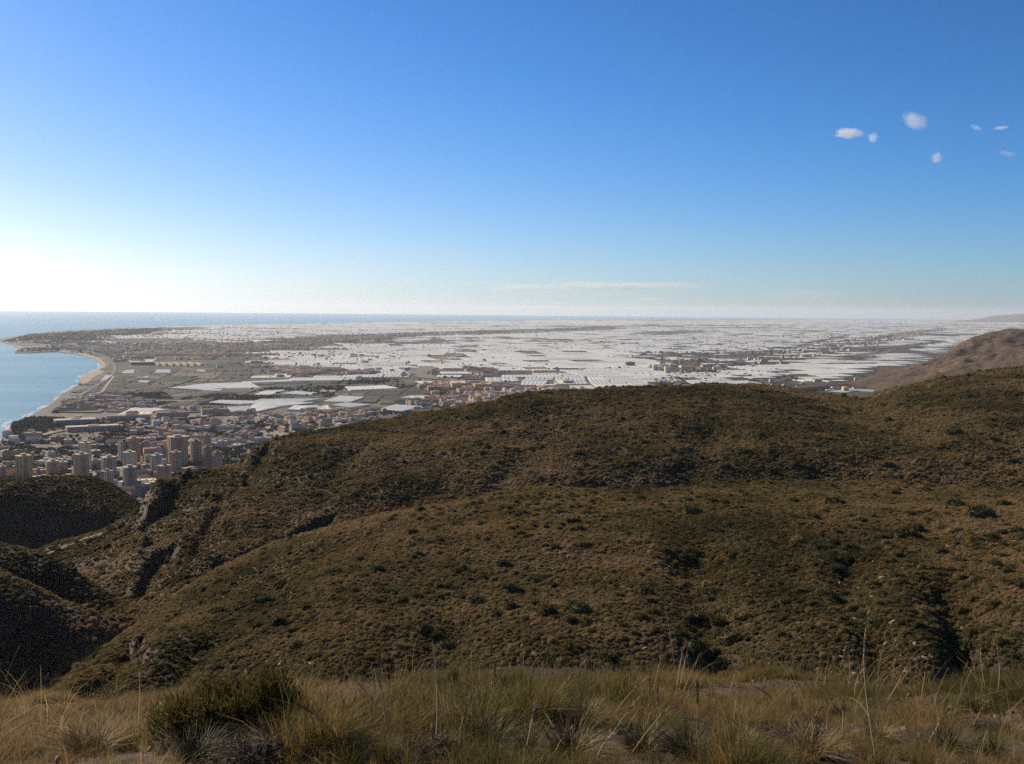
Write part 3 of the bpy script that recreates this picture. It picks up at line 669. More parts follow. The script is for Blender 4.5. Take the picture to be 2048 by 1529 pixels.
def prj2(a): return project(np.concatenate([a, np.full((len(a), 1), 4.0)], 1))
PX, PY = prj2(CC); ok = (PY <= 826) & inpoly(PX, PY, COASTP) & ~near_road(PX, PY)
for q_ in Q: ok &= inpoly(*prj2(q_), COASTP)
ok &= ~in_any(PX, PY, hero_polys); base_ok = ok.copy(); ok &= ~in_any(PX, PY, ZONES['orchard'] + ZONES['tan'] + ZONES['field']) & (PY <= 800)
RN = rng.random((4, len(PA)))
ok &= ~(in_any(PX, PY, ZONES['town'][:3] + ZONES['town'][4:]) & (RN[0] < 0.95)) & ~(in_any(PX, PY, ZONES['town'][3:4]) & (RN[0] < 0.72)); ok &= ~(in_any(PX, PY, ZONES['scrub']) & (RN[1] < 0.93))
ok &= ~((PX < 245) & (PY > 700) | (PX < 560) & (PY > 718) & (PY < 800) & (RN[0] < 0.93) | (PY > 784) & (PX < 1100) | (PX < 130) & (PY < 702))
den = fbm(CC[:, 0], CC[:, 1], 1500, 3, 111)
ok &= RN[2] >= 0.07 + np.maximum(0, den - 0.25) * 1.5 + np.where(PX > 1300, 0.12, 0)
KK = RN[3] + 0.25 * vn(CC[:, 0] / 1500, CC[:, 1] / 1500, 115)
pk = base_ok & ~ok & ~in_any(PX, PY, ZONES['town'][:1] + ZONES['scrub'][:1]) & (PX > 150)
PV = []; PF = []; PC = []
for i in np.nonzero(pk)[0]:
    b = len(PV); PV += [(*q_[i], 7.05) for q_ in Q]; PF.append((b, b + 1, b + 2, b + 3)); v_ = 0.75 + 0.5 * random.random()
    PC.append([x_ * v_ * 0.7 for x_ in random.choice(((0.045, 0.055, 0.03), (0.03, 0.045, 0.022), (0.10, 0.075, 0.05), (0.15, 0.11, 0.075), (0.20, 0.16, 0.11), (0.065, 0.06, 0.04), (0.08, 0.085, 0.06)))])
col = np.ones((len(PF), 4), np.float32); col[:, :3] = PC
tag(obj('field_plots', mesh('field_plots', PV, PF, attr_mat('plot_soil', 0.01, 0.3, 0.95), attrs={'tint': ('FACE', 'FLOAT_COLOR', col)})), 'patchwork of bare and planted plots', kind='stuff')
for i in np.nonzero(ok)[0]:
    px, py, D, k_ = float(PX[i]), float(PY[i]), float(DD[i]), KK[i]; blue = px > 1250
    tn, c_ = TINTS[0] if k_ < 0.38 else TINTS[1] if k_ < 0.60 and not blue else TINTS[2] if k_ < 0.85 else TINTS[3] if k_ < 0.95 or blue else TINTS[4]
    v_ = 0.84 + 0.18 * random.random(); c_ = tuple(x_ * v_ for x_ in c_)
    gsm.append(([q_[i] for q_ in Q], tn, c_, px, py, (V1[i] - V0[i]) * 300 / D / D * F * (U1[i] - U0[i]) / D * F, False))
gsm.sort(key=lambda g: -g[5])
vis = []; rest = []
for g in gsm:
    c3 = np.array([sum(p[0] for p in g[0]) / 4, sum(p[1] for p in g[0]) / 4, 9.0])
    if len(vis) < 300 and -20 < g[3] < 2070 and seen(c3, 60): vis.append(g)
    else: rest.append(g)
def shape_word(q):
    a_ = np.linalg.norm(np.array(q[1][:2]) - np.array(q[0][:2])); b_ = np.linalg.norm(np.array(q[3][:2]) - np.array(q[0][:2]))
    L, W = max(a_, b_), min(a_, b_)
    return ('long narrow' if L / max(W, 1) > 1.9 else 'broad' if L > 150 else 'small square' if L < 110 else 'oblong')
labs = where_labels([(g[3], g[4], ('striped grey and white' if g[1] == 'stripe' else g[1]) + ' ' + shape_word(g[0]) + ' greenhouse') for g in vis], LAND)
for g, lb in zip(vis, labs):
    L = np.linalg.norm(np.array(g[0][1][:2]) - np.array(g[0][0][:2]))
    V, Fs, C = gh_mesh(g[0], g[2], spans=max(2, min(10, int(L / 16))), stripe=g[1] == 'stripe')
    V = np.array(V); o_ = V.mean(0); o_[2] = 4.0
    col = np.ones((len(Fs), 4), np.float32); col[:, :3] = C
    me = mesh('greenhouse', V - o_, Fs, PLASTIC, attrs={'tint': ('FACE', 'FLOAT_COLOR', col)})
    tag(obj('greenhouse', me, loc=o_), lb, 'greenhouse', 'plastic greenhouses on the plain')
V = []; Fs = []; C = []
for g in rest:
    sp = 1 if g[5] < 6 else 3
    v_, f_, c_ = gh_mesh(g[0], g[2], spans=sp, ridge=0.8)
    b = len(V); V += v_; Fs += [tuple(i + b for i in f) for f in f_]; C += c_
col = np.ones((len(Fs), 4), np.float32); col[:, :3] = C
tag(obj('greenhouse_expanse', mesh('greenhouse_expanse', V, Fs, PLASTIC, attrs={'tint': ('FACE', 'FLOAT_COLOR', col)})), 'the thousands of small greenhouses farther off', kind='stuff')
NGH = len(gsm)

# ------------------------------------------------------------------ buildings
def boxes():
    return dict(V=[], F=[])
def add_box(B, x0, x1, y0, y1, z0, z1, M=None):
    b = len(B['V']); P8 = [(x, y, z) for z in (z0, z1) for x, y in ((x0, y0), (x1, y0), (x1, y1), (x0, y1))]
    B['V'] += P8
    B['F'] += [tuple(b + i for i in f) for f in ((3, 2, 1, 0), (4, 5, 6, 7), (0, 1, 5, 4), (1, 2, 6, 5), (2, 3, 7, 6), (3, 0, 4, 7))]
def bmesh_obj(name, B, mat, parent): return obj(name, mesh(name, B['V'], B['F'], mat), parent)
PALETTE = dict(tan=(0.52, 0.37, 0.23), cream=(0.66, 0.55, 0.37), yellow=(0.60, 0.42, 0.18), white=(0.62, 0.56, 0.46), pink=(0.52, 0.32, 0.23), brown=(0.25, 0.15, 0.10), grey=(0.34, 0.30, 0.25), greyteal=(0.22, 0.22, 0.20),
               terracotta=(0.28, 0.15, 0.105), darkred=(0.16, 0.05, 0.045), orange=(0.50, 0.26, 0.12), slate=(0.12, 0.12, 0.13), beige=(0.56, 0.44, 0.31), lilac=(0.34, 0.26, 0.21), black=(0.03, 0.033, 0.04), palegrey=(0.46, 0.40, 0.32))
PM = {k: simple('paint_' + k, v, 0.85, 0.12, 0.1) for k, v in PALETTE.items()}
a = NT('window_glass'); a.col((0.035, 0.04, 0.05)); a.b.inputs['Roughness'].default_value = 0.2; a.b.inputs['Specular IOR Level'].default_value = 0.5
GLASS = a.m
def tower(px, pt, pb, wpx, c, roof, strip, label, yaw=None, depth=0.8, pier=None, hb=None):
    """apartment tower: px centre, top and ground heights in the picture, width in picture pixels"""
    base = G(px, pb, 4.0); D = math.hypot(base[0], base[1])
    # top: same ground position, height from the picture
    d = ray(px, pt); k_ = D / math.hypot(d[0], d[1]); zt = CAM_Z + d[2] * k_
    Hh = zt - 4.0; yaw = R(28) if yaw is None else R(yaw)
    W = wpx / F * D / (math.cos(yaw) + depth * math.sin(abs(yaw))) ; Dp = W * depth
    az = math.atan2(base[0], base[1])
    e = empty('apartment_tower', base, -az + yaw)
    fl = max(3, int(round(Hh / 3.1))); fh = Hh / fl
    B = boxes(); add_box(B, -W / 2, W / 2, -Dp / 2, Dp / 2, 0, Hh); bmesh_obj('wall', B, PM[c], e)
    # windows: one opening per bay and floor on all four sides
    B = boxes(); nb = max(3, int(W / 3.4)); nd = max(2, int(Dp / 3.4))
    for f in range(fl):
        z0 = f * fh + 1.0; z1 = z0 + 1.5
        for i in range(nb):
            x = -W / 2 + W * (i + 0.5) / nb; ww = 0.30 * W / nb
            add_box(B, x - ww, x + ww, -Dp / 2 - 0.06, -Dp / 2 + 0.1, z0, z1); add_box(B, x - ww, x + ww, Dp / 2 - 0.1, Dp / 2 + 0.06, z0, z1)
        for i in range(nd):
            y = -Dp / 2 + Dp * (i + 0.5) / nd; ww = 0.28 * Dp / nd
            add_box(B, -W / 2 - 0.06, -W / 2 + 0.1, y - ww, y + ww, z0, z1); add_box(B, W / 2 - 0.1, W / 2 + 0.06, y - ww, y + ww, z0, z1)
    bmesh_obj('windows', B, GLASS, e)['kind'] = 'stuff'
    # balcony strip down the facades
    if strip:
        B = boxes()
        for f in range(1, fl):
            z0 = f * fh - 0.15
            add_box(B, -W * 0.16, W * 0.16, -Dp / 2 - 1.3, -Dp / 2 - 0.05, z0, z0 + 0.95)
            add_box(B, -W / 2 - 1.2, -W / 2 - 0.05, -Dp * 0.2, Dp * 0.2, z0, z0 + 0.95)
        bmesh_obj('balconies', B, PM[strip], e)['kind'] = 'stuff'
    if pier:
        B = boxes()
        for i in range(5):
            x = -W / 2 + W * i / 4
            add_box(B, x - 0.7, x + 0.7, -Dp / 2 - 0.7, -Dp / 2 - 0.08, 0, Hh - 1.5)
        for i in range(4):
            y = -Dp / 2 + Dp * (i + 0.5) / 4
            add_box(B, -W / 2 - 0.7, -W / 2 - 0.08, y - 0.6, y + 0.6, 0, Hh - 1.5)
        bmesh_obj('piers', B, PM[pier], e)['kind'] = 'stuff'
    B = boxes(); add_box(B, -W / 2 - 0.5, W / 2 + 0.5, -Dp / 2 - 0.5, Dp / 2 + 0.5, Hh, Hh + 1.1); bmesh_obj('parapet', B, PM[roof], e)
    B = boxes(); add_box(B, -W * 0.2, W * 0.18, -Dp * 0.2, Dp * 0.22, Hh + 1.1, Hh + (hb or 4.2)); bmesh_obj('lift_house', B, PM[roof], e)
    return tag(e, label, 'apartment tower', 'tall apartment towers of the seaside town')
T_ = [(47.5, 912, 957, 28, 'tan', 'yellow', 'brown', 'yellow-edged tower with dark brown balconies standing alone near the sea'),
      (5, 934, 958, 13, 'pink', 'beige', 'brown', 'low pinkish tower cut off by the picture edge'),
      (106, 923, 955, 23, 'pink', 'palegrey', 'brown', 'short brown tower with pale flat roof beside the red-roofed house'),
      (171, 886, 948, 21, 'cream', 'cream', 'beige', 'cream tower rising behind its tan twin'),
      (163, 909, 960, 27, 'tan', 'beige', 'brown', 'tan tower standing before the cream twin'),
      (218, 915, 958, 27, 'palegrey', 'beige', 'brown', 'white-grey tower with brown balcony stripe above the dark hill'),
      (214, 943, 975, 24, 'palegrey', 'lilac', 'slate', 'low banded white block below the white-grey tower'),
      (248, 884, 930, 20, 'cream', 'terracotta', 'terracotta', 'pale ribbed tower with red top beside the broad slab'),
      (267, 877, 930, 26, 'tan', 'tan', 'orange', 'broad tan slab tower behind the ribbed one', ),
      (259, 905, 952, 24, 'cream', 'cream', 'white', 'cream ribbed tower above the dark grey one'),
      (260, 935, 985, 26, 'grey', 'palegrey', 'slate', 'dark grey tower with white roof edge above the white villa block'),
      (314, 911, 955, 25, 'beige', 'palegrey', 'grey', 'grey beige tower in front of the dark-red-topped one'),
      (325, 896, 942, 19, 'cream', 'darkred', 'darkred', 'narrow tower with dark red top and pale piers'),
      (356, 874, 935, 38, 'tan', 'tan', 'brown', 'widest tan slab tower of the group'),
      (352, 905, 952, 22, 'pink', 'pink', 'lilac', 'pinkish tower below the widest slab'),
      (365, 889, 932, 15, 'greyteal', 'greyteal', 'tan', 'slim grey-green tower against the widest slab'),
      (392, 883, 930, 21, 'tan', 'terracotta', 'brown', 'square tan tower with reddish roof by the avenue'),
      (414, 871, 918, 15, 'tan', 'pink', 'beige', 'slim tan tower behind the dark-capped one'),
      (415, 895, 942, 20, 'pink', 'brown', 'brown', 'dark-capped pinkish tower above the hill shoulder'),
      (435, 905, 946, 19, 'lilac', 'brown', 'grey', 'dull brown tower last before the hill shoulder'),
      (329, 932, 985, 27, 'pink', 'beige', 'brown', 'pink brick tower with small roof turret nearest the cliff')]
for i, t_ in enumerate(T_):
    tower(*t_, yaw=(24 + 10 * math.sin(i * 2.3)), pier={7: 'white', 9: 'white', 12: 'palegrey', 0: 'yellow'}.get(i), hb={20: 11}.get(i))

def block(px, py, wpx, hm, c, roof, label, yaw=20, dm=None, name='apartment_block', cat='apartment block', flat=True, group=None, nwin=True, z=4.0):
    base = G(px, py, 4.0); D = math.hypot(base[0], base[1]); W = wpx / F * D; dm = dm or W * 0.5
    e = empty(name, base, -math.atan2(base[0], base[1]) + R(yaw)); build_block(e, W, dm, hm, PM[c], PM[roof], flat, nwin)
    return tag(e, label, cat, group)
def build_block(e, W, dm, hm, mc, mr, flat, nwin=True):
    B = boxes(); add_box(B, -W / 2, W / 2, -dm / 2, dm / 2, 0, hm); bmesh_obj('wall', B, mc, e)
    if flat:
        B = boxes(); add_box(B, -W / 2 - 0.3, W / 2 + 0.3, -dm / 2 - 0.3, dm / 2 + 0.3, hm, hm + 0.8); add_box(B, -W * 0.1, W * 0.12, -dm * 0.15, dm * 0.2, hm + 0.8, hm + 3)
    else:
        r_ = min(W, dm) * 0.22 + 0.5; e_ = 0.6
        B = boxes(); b = 0
        if W >= dm: rg = [(-W / 2 + dm * 0.3, 0, hm + r_), (W / 2 - dm * 0.3, 0, hm + r_)]; fs = [(0, 1, 5, 4), (1, 2, 5), (2, 3, 4, 5), (3, 0, 4), (3, 2, 1, 0)]
        else: rg = [(0, -dm / 2 + W * 0.3, hm + r_), (0, dm / 2 - W * 0.3, hm + r_)]; fs = [(0, 1, 4), (1, 2, 5, 4), (2, 3, 5), (3, 0, 4, 5), (3, 2, 1, 0)]
        B['V'] = [(-W / 2 - e_, -dm / 2 - e_, hm), (W / 2 + e_, -dm / 2 - e_, hm), (W / 2 + e_, dm / 2 + e_, hm), (-W / 2 - e_, dm / 2 + e_, hm)] + rg
        B['F'] = fs
    bmesh_obj('roof', B, mr, e)
    if nwin:
        B = boxes(); fl = max(1, int(hm / 3.1)); nb = max(2, int(W / 4)); nd = max(1, int(dm / 4.5))
        for f in range(fl):
            z0 = f * 3.05 + 1.0
            for i in range(nb):
                x = -W / 2 + W * (i + 0.5) / nb; add_box(B, x - 0.8, x + 0.8, -dm / 2 - 0.07, -dm / 2 + 0.1, z0, z0 + 1.4)
            for i in range(nd):
                y = -dm / 2 + dm * (i + 0.5) / nd
                add_box(B, -W / 2 - 0.07, -W / 2 + 0.1, y - 0.7, y + 0.7, z0, z0 + 1.4); add_box(B, W / 2 - 0.1, W / 2 + 0.07, y - 0.7, y + 0.7, z0, z0 + 1.4)
        bmesh_obj('windows', B, GLASS, e)['kind'] = 'stuff'
for a_ in ((254, 984, 28, 17, 'white', 'white', 'white block with rows of balconies above the cream terraces', 24), (230, 974, 8, 11, 'cream', 'white', 'tiny pale block at the edge of the dark hill', 10),
           (179, 955, 34, 9, 'greyteal', 'white', 'long low block with white roof on the crest of the dark hill', 6, 20), (156, 955, 18, 15, 'pink', 'lilac', 'pinkish low block beside the tan tower', 15),
           (282, 940, 18, 12, 'orange', 'orange', 'orange block between the ribbed tower and the grey beige one', 15), (285, 957, 22, 14, 'tan', 'white', 'tan block with white roof edge below the orange block', 10),
           (293, 944, 18, 13, 'greyteal', 'palegrey', 'pale grey block beside the grey beige tower', 20), (190, 936, 40, 14, 'lilac', 'lilac', 'long mauve block between the cream towers and the white one', 12, 16),
           (320, 908, 60, 12, 'pink', 'terracotta', 'long low brick-red block behind the narrow tower', 8, 18), (385, 947, 80, 9, 'palegrey', 'palegrey', 'long pale low building on the hill shoulder', 8, 22),
           (296, 930, 12, 18, 'palegrey', 'palegrey', 'small grey block at the shoulder of the grey beige tower', 20),
           (218, 896, 20, 3.5, 'white', 'white', 'white flat sports hall among the park trees', 10, 22),
           (115, 882, 26, 9, 'orange', 'terracotta', 'orange-red block among the white houses near the coast road', 12), (185, 862, 90, 12, 'lilac', 'beige', 'very long pale apartment row near the seafront', 8, 30),
           (150, 850, 70, 14, 'greyteal', 'palegrey', 'long grey hotel with shaded front by the pines', 6, 40), (262, 840, 90, 12, 'beige', 'terracotta', 'long beige terrace below the cream greenhouses', 8, 26),
           (345, 836, 60, 15, 'pink', 'terracotta', 'reddish apartment row behind the inland avenue', 6, 26), (395, 843, 34, 13, 'slate', 'lilac', 'dark fronted apartment row by the inland avenue', 6, 24),
           (430, 830, 50, 16, 'pink', 'brown', 'reddish block at the foot of the striped greenhouse', 8, 26), (428, 852, 14, 18, 'pink', 'brown', 'squat brown block at the avenue bend', 20),
           (870, 783, 30, 17, 'orange', 'terracotta', 'orange apartment row at the sea end of the village', 8, 40), (915, 777, 26, 20, 'yellow', 'orange', 'ochre housing block on the village rise', 10, 45), (965, 780, 34, 22, 'yellow', 'orange', 'long ochre housing block in the middle of the village', 8, 45),
           (990, 776, 22, 22, 'cream', 'orange', 'pale ochre block behind the long ochre one', 8, 40), (870, 792, 16, 16, 'yellow', 'cream', 'yellow corner block in front of the orange row', 20), (925, 788, 20, 18, 'tan', 'terracotta', 'tan block with shaded side at the village centre', 20, 30),
           (1000, 791, 18, 12, 'white', 'cream', 'white row below the ochre blocks', 10), (1026, 792, 11, 24, 'cream', 'cream', 'cream tower block at the village end', 25), (972, 806, 14, 18, 'cream', 'yellow', 'cream block on the village lower street', 25),
           (982, 803, 8, 24, 'white', 'white', 'slim white block on the village lower street', 25), (958, 803, 14, 16, 'orange', 'orange', 'orange block on the village lower street', 20), (1097, 790, 6, 22, 'white', 'white', 'small white block peeping over the ridge', 25),
           (1070, 783, 40, 14, 'terracotta', 'terracotta', 'terracotta row along the back of the village', 8, 40), (1130, 781, 40, 9, 'greyteal', 'slate', 'blue-grey warehouse over the ridge top', 6, 90),
           (1130, 767, 22, 13, 'white', 'palegrey', 'white warehouse with dark shaded front amid the greenhouses', 18, 90),
           (1310, 743, 9, 32, 'cream', 'cream', 'first cream tower block on the plain town edge', 25), (1335, 748, 12, 34, 'cream', 'yellow', 'cream and orange tower block on the plain town edge', 25), (1364, 749, 8, 24, 'pink', 'brown', 'shaded pinkish tower block on the plain town edge', 25),
           (1260, 733, 18, 22, 'terracotta', 'terracotta', 'red-brown hall at the near corner of the plain town', 15), (1500, 722, 10, 22, 'white', 'cream', 'tall plain white block in the hillside suburb', 15), (1528, 726, 14, 20, 'cream', 'terracotta', 'cream block in the hillside suburb', 15),
           (1568, 730, 16, 18, 'pink', 'terracotta', 'pink block at the near end of the hillside suburb', 15), (1690, 784, 10, 18, 'yellow', 'yellow', 'yellow gabled building beside the solar-roofed shed', 20, 24),
           (1730, 780, 44, 8, 'yellow', 'black', 'long shed with dark panelled roof above the ridge', 6, 60), (1622, 782, 36, 8, 'grey', 'slate', 'grey striped warehouse above the ridge hollow', 8, 50), (1660, 783, 16, 6, 'white', 'white', 'small white shed beside the grey warehouse', 12),
           (1775, 766, 24, 7, 'cream', 'greyteal', 'narrow cream shed below the pale green greenhouse', -30, 30),
           (640, 741, 14, 12, 'white', 'white', 'white warehouse end of the roadside group', 10, 60), (540, 736, 30, 12, 'terracotta', 'terracotta', 'red-roofed warehouse by the coast road', 8, 80), (512, 727, 24, 13, 'white', 'palegrey', 'white roadside warehouse by the coast town', 8, 60), (590, 740, 26, 10, 'cream', 'beige', 'wide beige warehouse between the red and white roadside ones', 8, 70)):
    a_ = list(a_); dm = a_[8] if len(a_) > 8 else None
    block(*a_[:7], yaw=a_[7], dm=dm, group='named blocks of the towns')
block(80, 950, 20, 5, 'orange', 'terracotta', 'bright red-roofed house on the crest of the dark hill', yaw=20, name='house', cat='house', flat=False)
block(284, 731, 42, 18, 'slate', 'beige', 'large dark-fronted hall with pale roof behind the beach', yaw=4, dm=110, name='hall', cat='hall')
# cream stepped complex in the gap of the hills
base = G(284, 986); e = empty('terraced_complex', base, R(22)); k_ = math.hypot(base[0], base[1]) / F
for i, (x, y, w_, d_, h_) in enumerate(((-17, -6, 22, 20, 8), (-4, 0, 20, 26, 12), (8, 2, 16, 24, 15), (20, 6, 18, 26, 17), (2, 18, 40, 16, 18), (-22, -16, 12, 12, 6))):
    B = boxes(); add_box(B, x - w_ / 2, x + w_ / 2, y - d_ / 2, y + d_ / 2, 0, h_); wl = bmesh_obj('wing', B, PM['lilac'], e)
    B = boxes(); add_box(B, x - w_ / 2 - 0.2, x + w_ / 2 + 0.2, y - d_ / 2 - 0.2, y + d_ / 2 + 0.2, h_ + 0.002, h_ + 0.5)
    for j in range(4):
        xx = x - w_ / 2 + w_ * (j + 0.5) / 4; add_box(B, xx - 1.2, xx + 1.2, y - 1.5 + (j % 2) * 3, y + 1.5 + (j % 2) * 3, h_ + 0.5, h_ + 2.4)
    bmesh_obj('roof_terrace', B, PM['cream'], wl)
tag(e, 'stepped cream complex with sunlit roof terraces in the gap between the hills', 'housing complex')
# red terrace rows
for j in range(6):
    block(150 + j * 8, 824 - j * 3.4, 78 - j * 4, 6, 'terracotta' if j % 2 else 'pink', 'terracotta', ['nearest', 'second', 'third', 'fourth', 'fifth', 'rearmost'][j] + ' of the parallel red holiday terraces behind the seafront', yaw=4, dm=9, name='terrace_row', cat='terraced houses', flat=False, group='red holiday terraces')
for j in range(7):
    block(313 + j * 14, 732, 5, 14, 'beige', 'beige', ['first', 'second', 'third', 'fourth', 'fifth', 'sixth', 'seventh'][j] + ' pale cross block in the row beside the dark-fronted hall', yaw=14, dm=130, name='cross_block', cat='apartment block', group='row of cross blocks', nwin=False)

# small houses: prototypes and individuals
HC = [('white', 'palegrey', True, 'white flat-roofed'), ('white', 'terracotta', False, 'white tile-roofed'), ('palegrey', 'lilac', True, 'pale grey flat-roofed'), ('beige', 'terracotta', False, 'beige tile-roofed'), ('lilac', 'brown', False, 'mauve-grey dark-roofed'),
      ('pink', 'terracotta', False, 'pinkish tile-roofed'), ('tan', 'tan', True, 'tan flat-roofed'), ('cream', 'orange', False, 'cream orange-roofed'), ('greyteal', 'palegrey', True, 'blue-grey flat-roofed')]
SZ = [(9, 8, 5.5, 'small house'), (14, 9, 6, 'villa'), (26, 10, 7, 'terrace of houses'), (34, 12, 12, 'long apartment row'), (18, 14, 14, 'apartment block')]
spots = []; GRID_ = set()
def scatter(pl, n_, wc, ws, mind=0.0):
    xs_ = [G(x, y) for x, y in pl]; X0, X1 = min(p[0] for p in xs_), max(p[0] for p in xs_); Y0, Y1 = min(p[1] for p in xs_), max(p[1] for p in xs_); c_ = 0; t_ = 0
    k = int(n_ * 14); xx = rng.uniform(X0, X1, k); yy = rng.uniform(Y0, Y1, k)
    PX, PY = project(np.stack([xx, yy, np.full(k, 4.0)], 1))
    ok = (PX > -60) & (PX < 2110) & inpoly(PX, PY, pl) & inpoly(PX, PY, COASTP) & (fbm(xx, yy, 160, 2, 121) <= 0.25) & ~in_any(PX, PY, hero_polys)
    yw = 14 + 26 * np.round(vn(xx / 240, yy / 240, 131) * 2)
    for i in np.nonzero(ok)[0]:
        key = (int(xx[i] // 17), int(yy[i] // 17))
        if key in GRID_: continue
        GRID_.add(key); c_ += 1
        spots.append((float(xx[i]), float(yy[i]), float(PX[i]), float(PY[i]), random.choices(range(9), wc)[0], random.choices(range(5), ws)[0], float(yw[i]) + random.choice((0, 0, 0, 90))))
        if c_ >= n_: break
Zt = ZONES['town']
scatter(Zt[0], 1050, (9, 5, 6, 4, 4, 4, 3, 3, 3), (5, 5, 6, 3, 2)); scatter(Zt[1], 620, (3, 4, 2, 5, 3, 7, 3, 5, 1), (4, 3, 3, 3, 3)); scatter(Zt[2], 2300, (3, 3, 3, 6, 5, 6, 4, 3, 2), (2, 2, 3, 4, 5))
scatter(Zt[3], 1100, (4, 4, 3, 4, 5, 6, 3, 3, 2), (2, 2, 3, 4, 3)); scatter(Zt[4], 60, (2, 2, 2, 4, 2, 6, 2, 2, 1), (3, 3, 3, 2, 1)); scatter(Zt[5], 60, (2, 2, 2, 4, 2, 6, 2, 2, 1), (3, 3, 3, 2, 1)); scatter(Zt[6], 140, (5, 3, 3, 4, 2, 5, 2, 3, 1), (2, 2, 3, 4, 1))
scatter(ZONES['scrub'][2], 260, (2, 2, 2, 4, 4, 4, 2, 2, 1), (2, 2, 3, 3, 2)); scatter([(1500, 770), (1620, 756), (1700, 758), (1850, 766), (1800, 790), (1600, 790)], 24, (4, 2, 2, 2, 1, 1, 2, 1, 1), (2, 2, 3, 3, 1))
scatter([(560, 832), (840, 800), (860, 812), (1000, 815), (640, 850), (240, 842), (240, 812), (420, 822)], 260, (4, 5, 4, 4, 4, 5, 3, 3, 2), (5, 5, 6, 3, 1)); scatter([(215, 712), (560, 690), (560, 722), (330, 722), (226, 728)], 420, (4, 3, 3, 6, 4, 6, 3, 4, 1), (2, 3, 4, 4, 4)); scatter([(500, 730), (640, 742), (760, 766), (520, 736)], 60, (5, 4, 3, 4, 3, 4, 3, 3, 1), (4, 4, 4, 3, 1)); scatter([(140, 800), (240, 790), (330, 822), (240, 835), (120, 830)], 150, (4, 4, 3, 5, 4, 6, 3, 3, 1), (4, 5, 6, 3, 1)); scatter([(420, 735), (560, 700), (860, 720), (820, 770), (560, 780)], 90, (5, 4, 3, 4, 3, 4, 3, 3, 1), (4, 4, 4, 3, 1))
scatter([(700, 660), (1900, 650), (1900, 720), (1240, 740), (700, 760)], 420, (6, 3, 3, 3, 2, 3, 2, 2, 1), (3, 3, 4, 3, 1))
spots.sort(key=lambda s: math.hypot(s[0], s[1]) / (SZ[s[5]][0] ** 0.5))
ind = []; far = []
for s in spots:
    if len(ind) < 290 and -5 < s[2] < 2052 and seen((s[0], s[1], 4 + SZ[s[5]][2]), 60): ind.append(s)
    elif math.hypot(s[0], s[1]) > 1300: far.append(s)
labs = where_labels([(s[2], s[3], HC[s[4]][3] + ' ' + SZ[s[5]][3]) for s in ind], TLAND)
protos = {}
for s, lb in zip(ind, labs):
    kc, ks = s[4], s[5]; w_, d_, h_, nm = SZ[ks]
    nme = {'small house': 'house', 'villa': 'villa', 'terrace of houses': 'house_terrace', 'long apartment row': 'apartment_row', 'apartment block': 'apartment_block'}[nm]
    if (kc, ks) not in protos:
        e = empty(nme, (s[0], s[1], 4.0), R(s[6])); c1, c2, fl, _ = HC[kc]; build_block(e, w_, d_, h_, PM[c1], PM[c2], fl); protos[(kc, ks)] = e
    else:
        p = protos[(kc, ks)]; e = p.copy(); link(e); e.location = (s[0], s[1], 4.0); e.rotation_euler = (0, 0, R(s[6]))
        for ch in p.children:
            c_ = ch.copy(); link(c_); c_.parent = e
    tag(e, lb, {'house_terrace': 'terraced houses', 'apartment_row': 'apartment row', 'apartment_block': 'apartment block'}.get(nme, nme), 'houses of the coastal towns')
V = []; Fs = []; C = []
for s in far:
    w_, d_, h_, _ = SZ[s[5]]; sc = 1.0; w_ *= sc; d_ *= sc; h_ *= sc * 1.1; c1, c2, fl, _ = HC[s[4]]
    c_, sn = math.cos(R(s[6])), math.sin(R(s[6])); b = len(V)
    for z in (4.0, 4.0 + h_):
        for x, y in ((-w_ / 2, -d_ / 2), (w_ / 2, -d_ / 2), (w_ / 2, d_ / 2), (-w_ / 2, d_ / 2)): V.append((s[0] + x * c_ - y * sn, s[1] + x * sn + y * c_, z))
    r_ = 0 if fl else 2.4; V += [(s[0] - w_ * 0.25 * c_, s[1] - w_ * 0.25 * sn, 4 + h_ + r_ + 0.01), (s[0] + w_ * 0.25 * c_, s[1] + w_ * 0.25 * sn, 4 + h_ + r_ + 0.01)]
    Fs += [tuple(b + i for i in f) for f in ((0, 1, 5, 4), (1, 2, 6, 5), (2, 3, 7, 6), (3, 0, 4, 7), (4, 5, 9, 8), (5, 6, 9), (6, 7, 8, 9), (7, 4, 8))]
    C += [PALETTE[c1]] * 4 + [PALETTE[c2]] * 4
col = np.ones((len(Fs), 4), np.float32); col[:, :3] = C
HOUSE_A = attr_mat('house_paint', 0.2, 0.12)
tag(obj('distant_houses', mesh('distant_houses', V, Fs, HOUSE_A, attrs={'tint': ('FACE', 'FLOAT_COLOR', col)})), 'the many small houses of the distant towns', kind='stuff')
# dark sheds and bare plots between the greenhouses

# ------------------------------------------------------------------ plants: prototypes
def plant_mat(name, stops, rnd=0.5, rough=0.8, trans=None):
    a = NT(name); t = a.n('ShaderNodeAttribute', attribute_type='INSTANCER', attribute_name='tint')
    o = a.n('ShaderNodeObjectInfo')
    f = a.math('ADD', t.outputs['Fac'], a.math('MULTIPLY', a.math('SUBTRACT', o.outputs['Random'], 0.5), rnd), clamp=True)
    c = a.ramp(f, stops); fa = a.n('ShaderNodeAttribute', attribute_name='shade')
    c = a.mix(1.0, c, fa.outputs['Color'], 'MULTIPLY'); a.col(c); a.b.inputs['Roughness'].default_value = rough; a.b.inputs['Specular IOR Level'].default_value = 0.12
    if trans:
        tb = a.n('ShaderNodeBsdfTranslucent'); a.l(c, tb.inputs[0]); ms = a.n('ShaderNodeMixShader'); ms.inputs[0].default_value = trans
        a.l(a.b.outputs[0], ms.inputs[1]); a.l(tb.outputs[0], ms.inputs[2]); a.l(ms.outputs[0], a.out.inputs['Surface'])
    return a.m
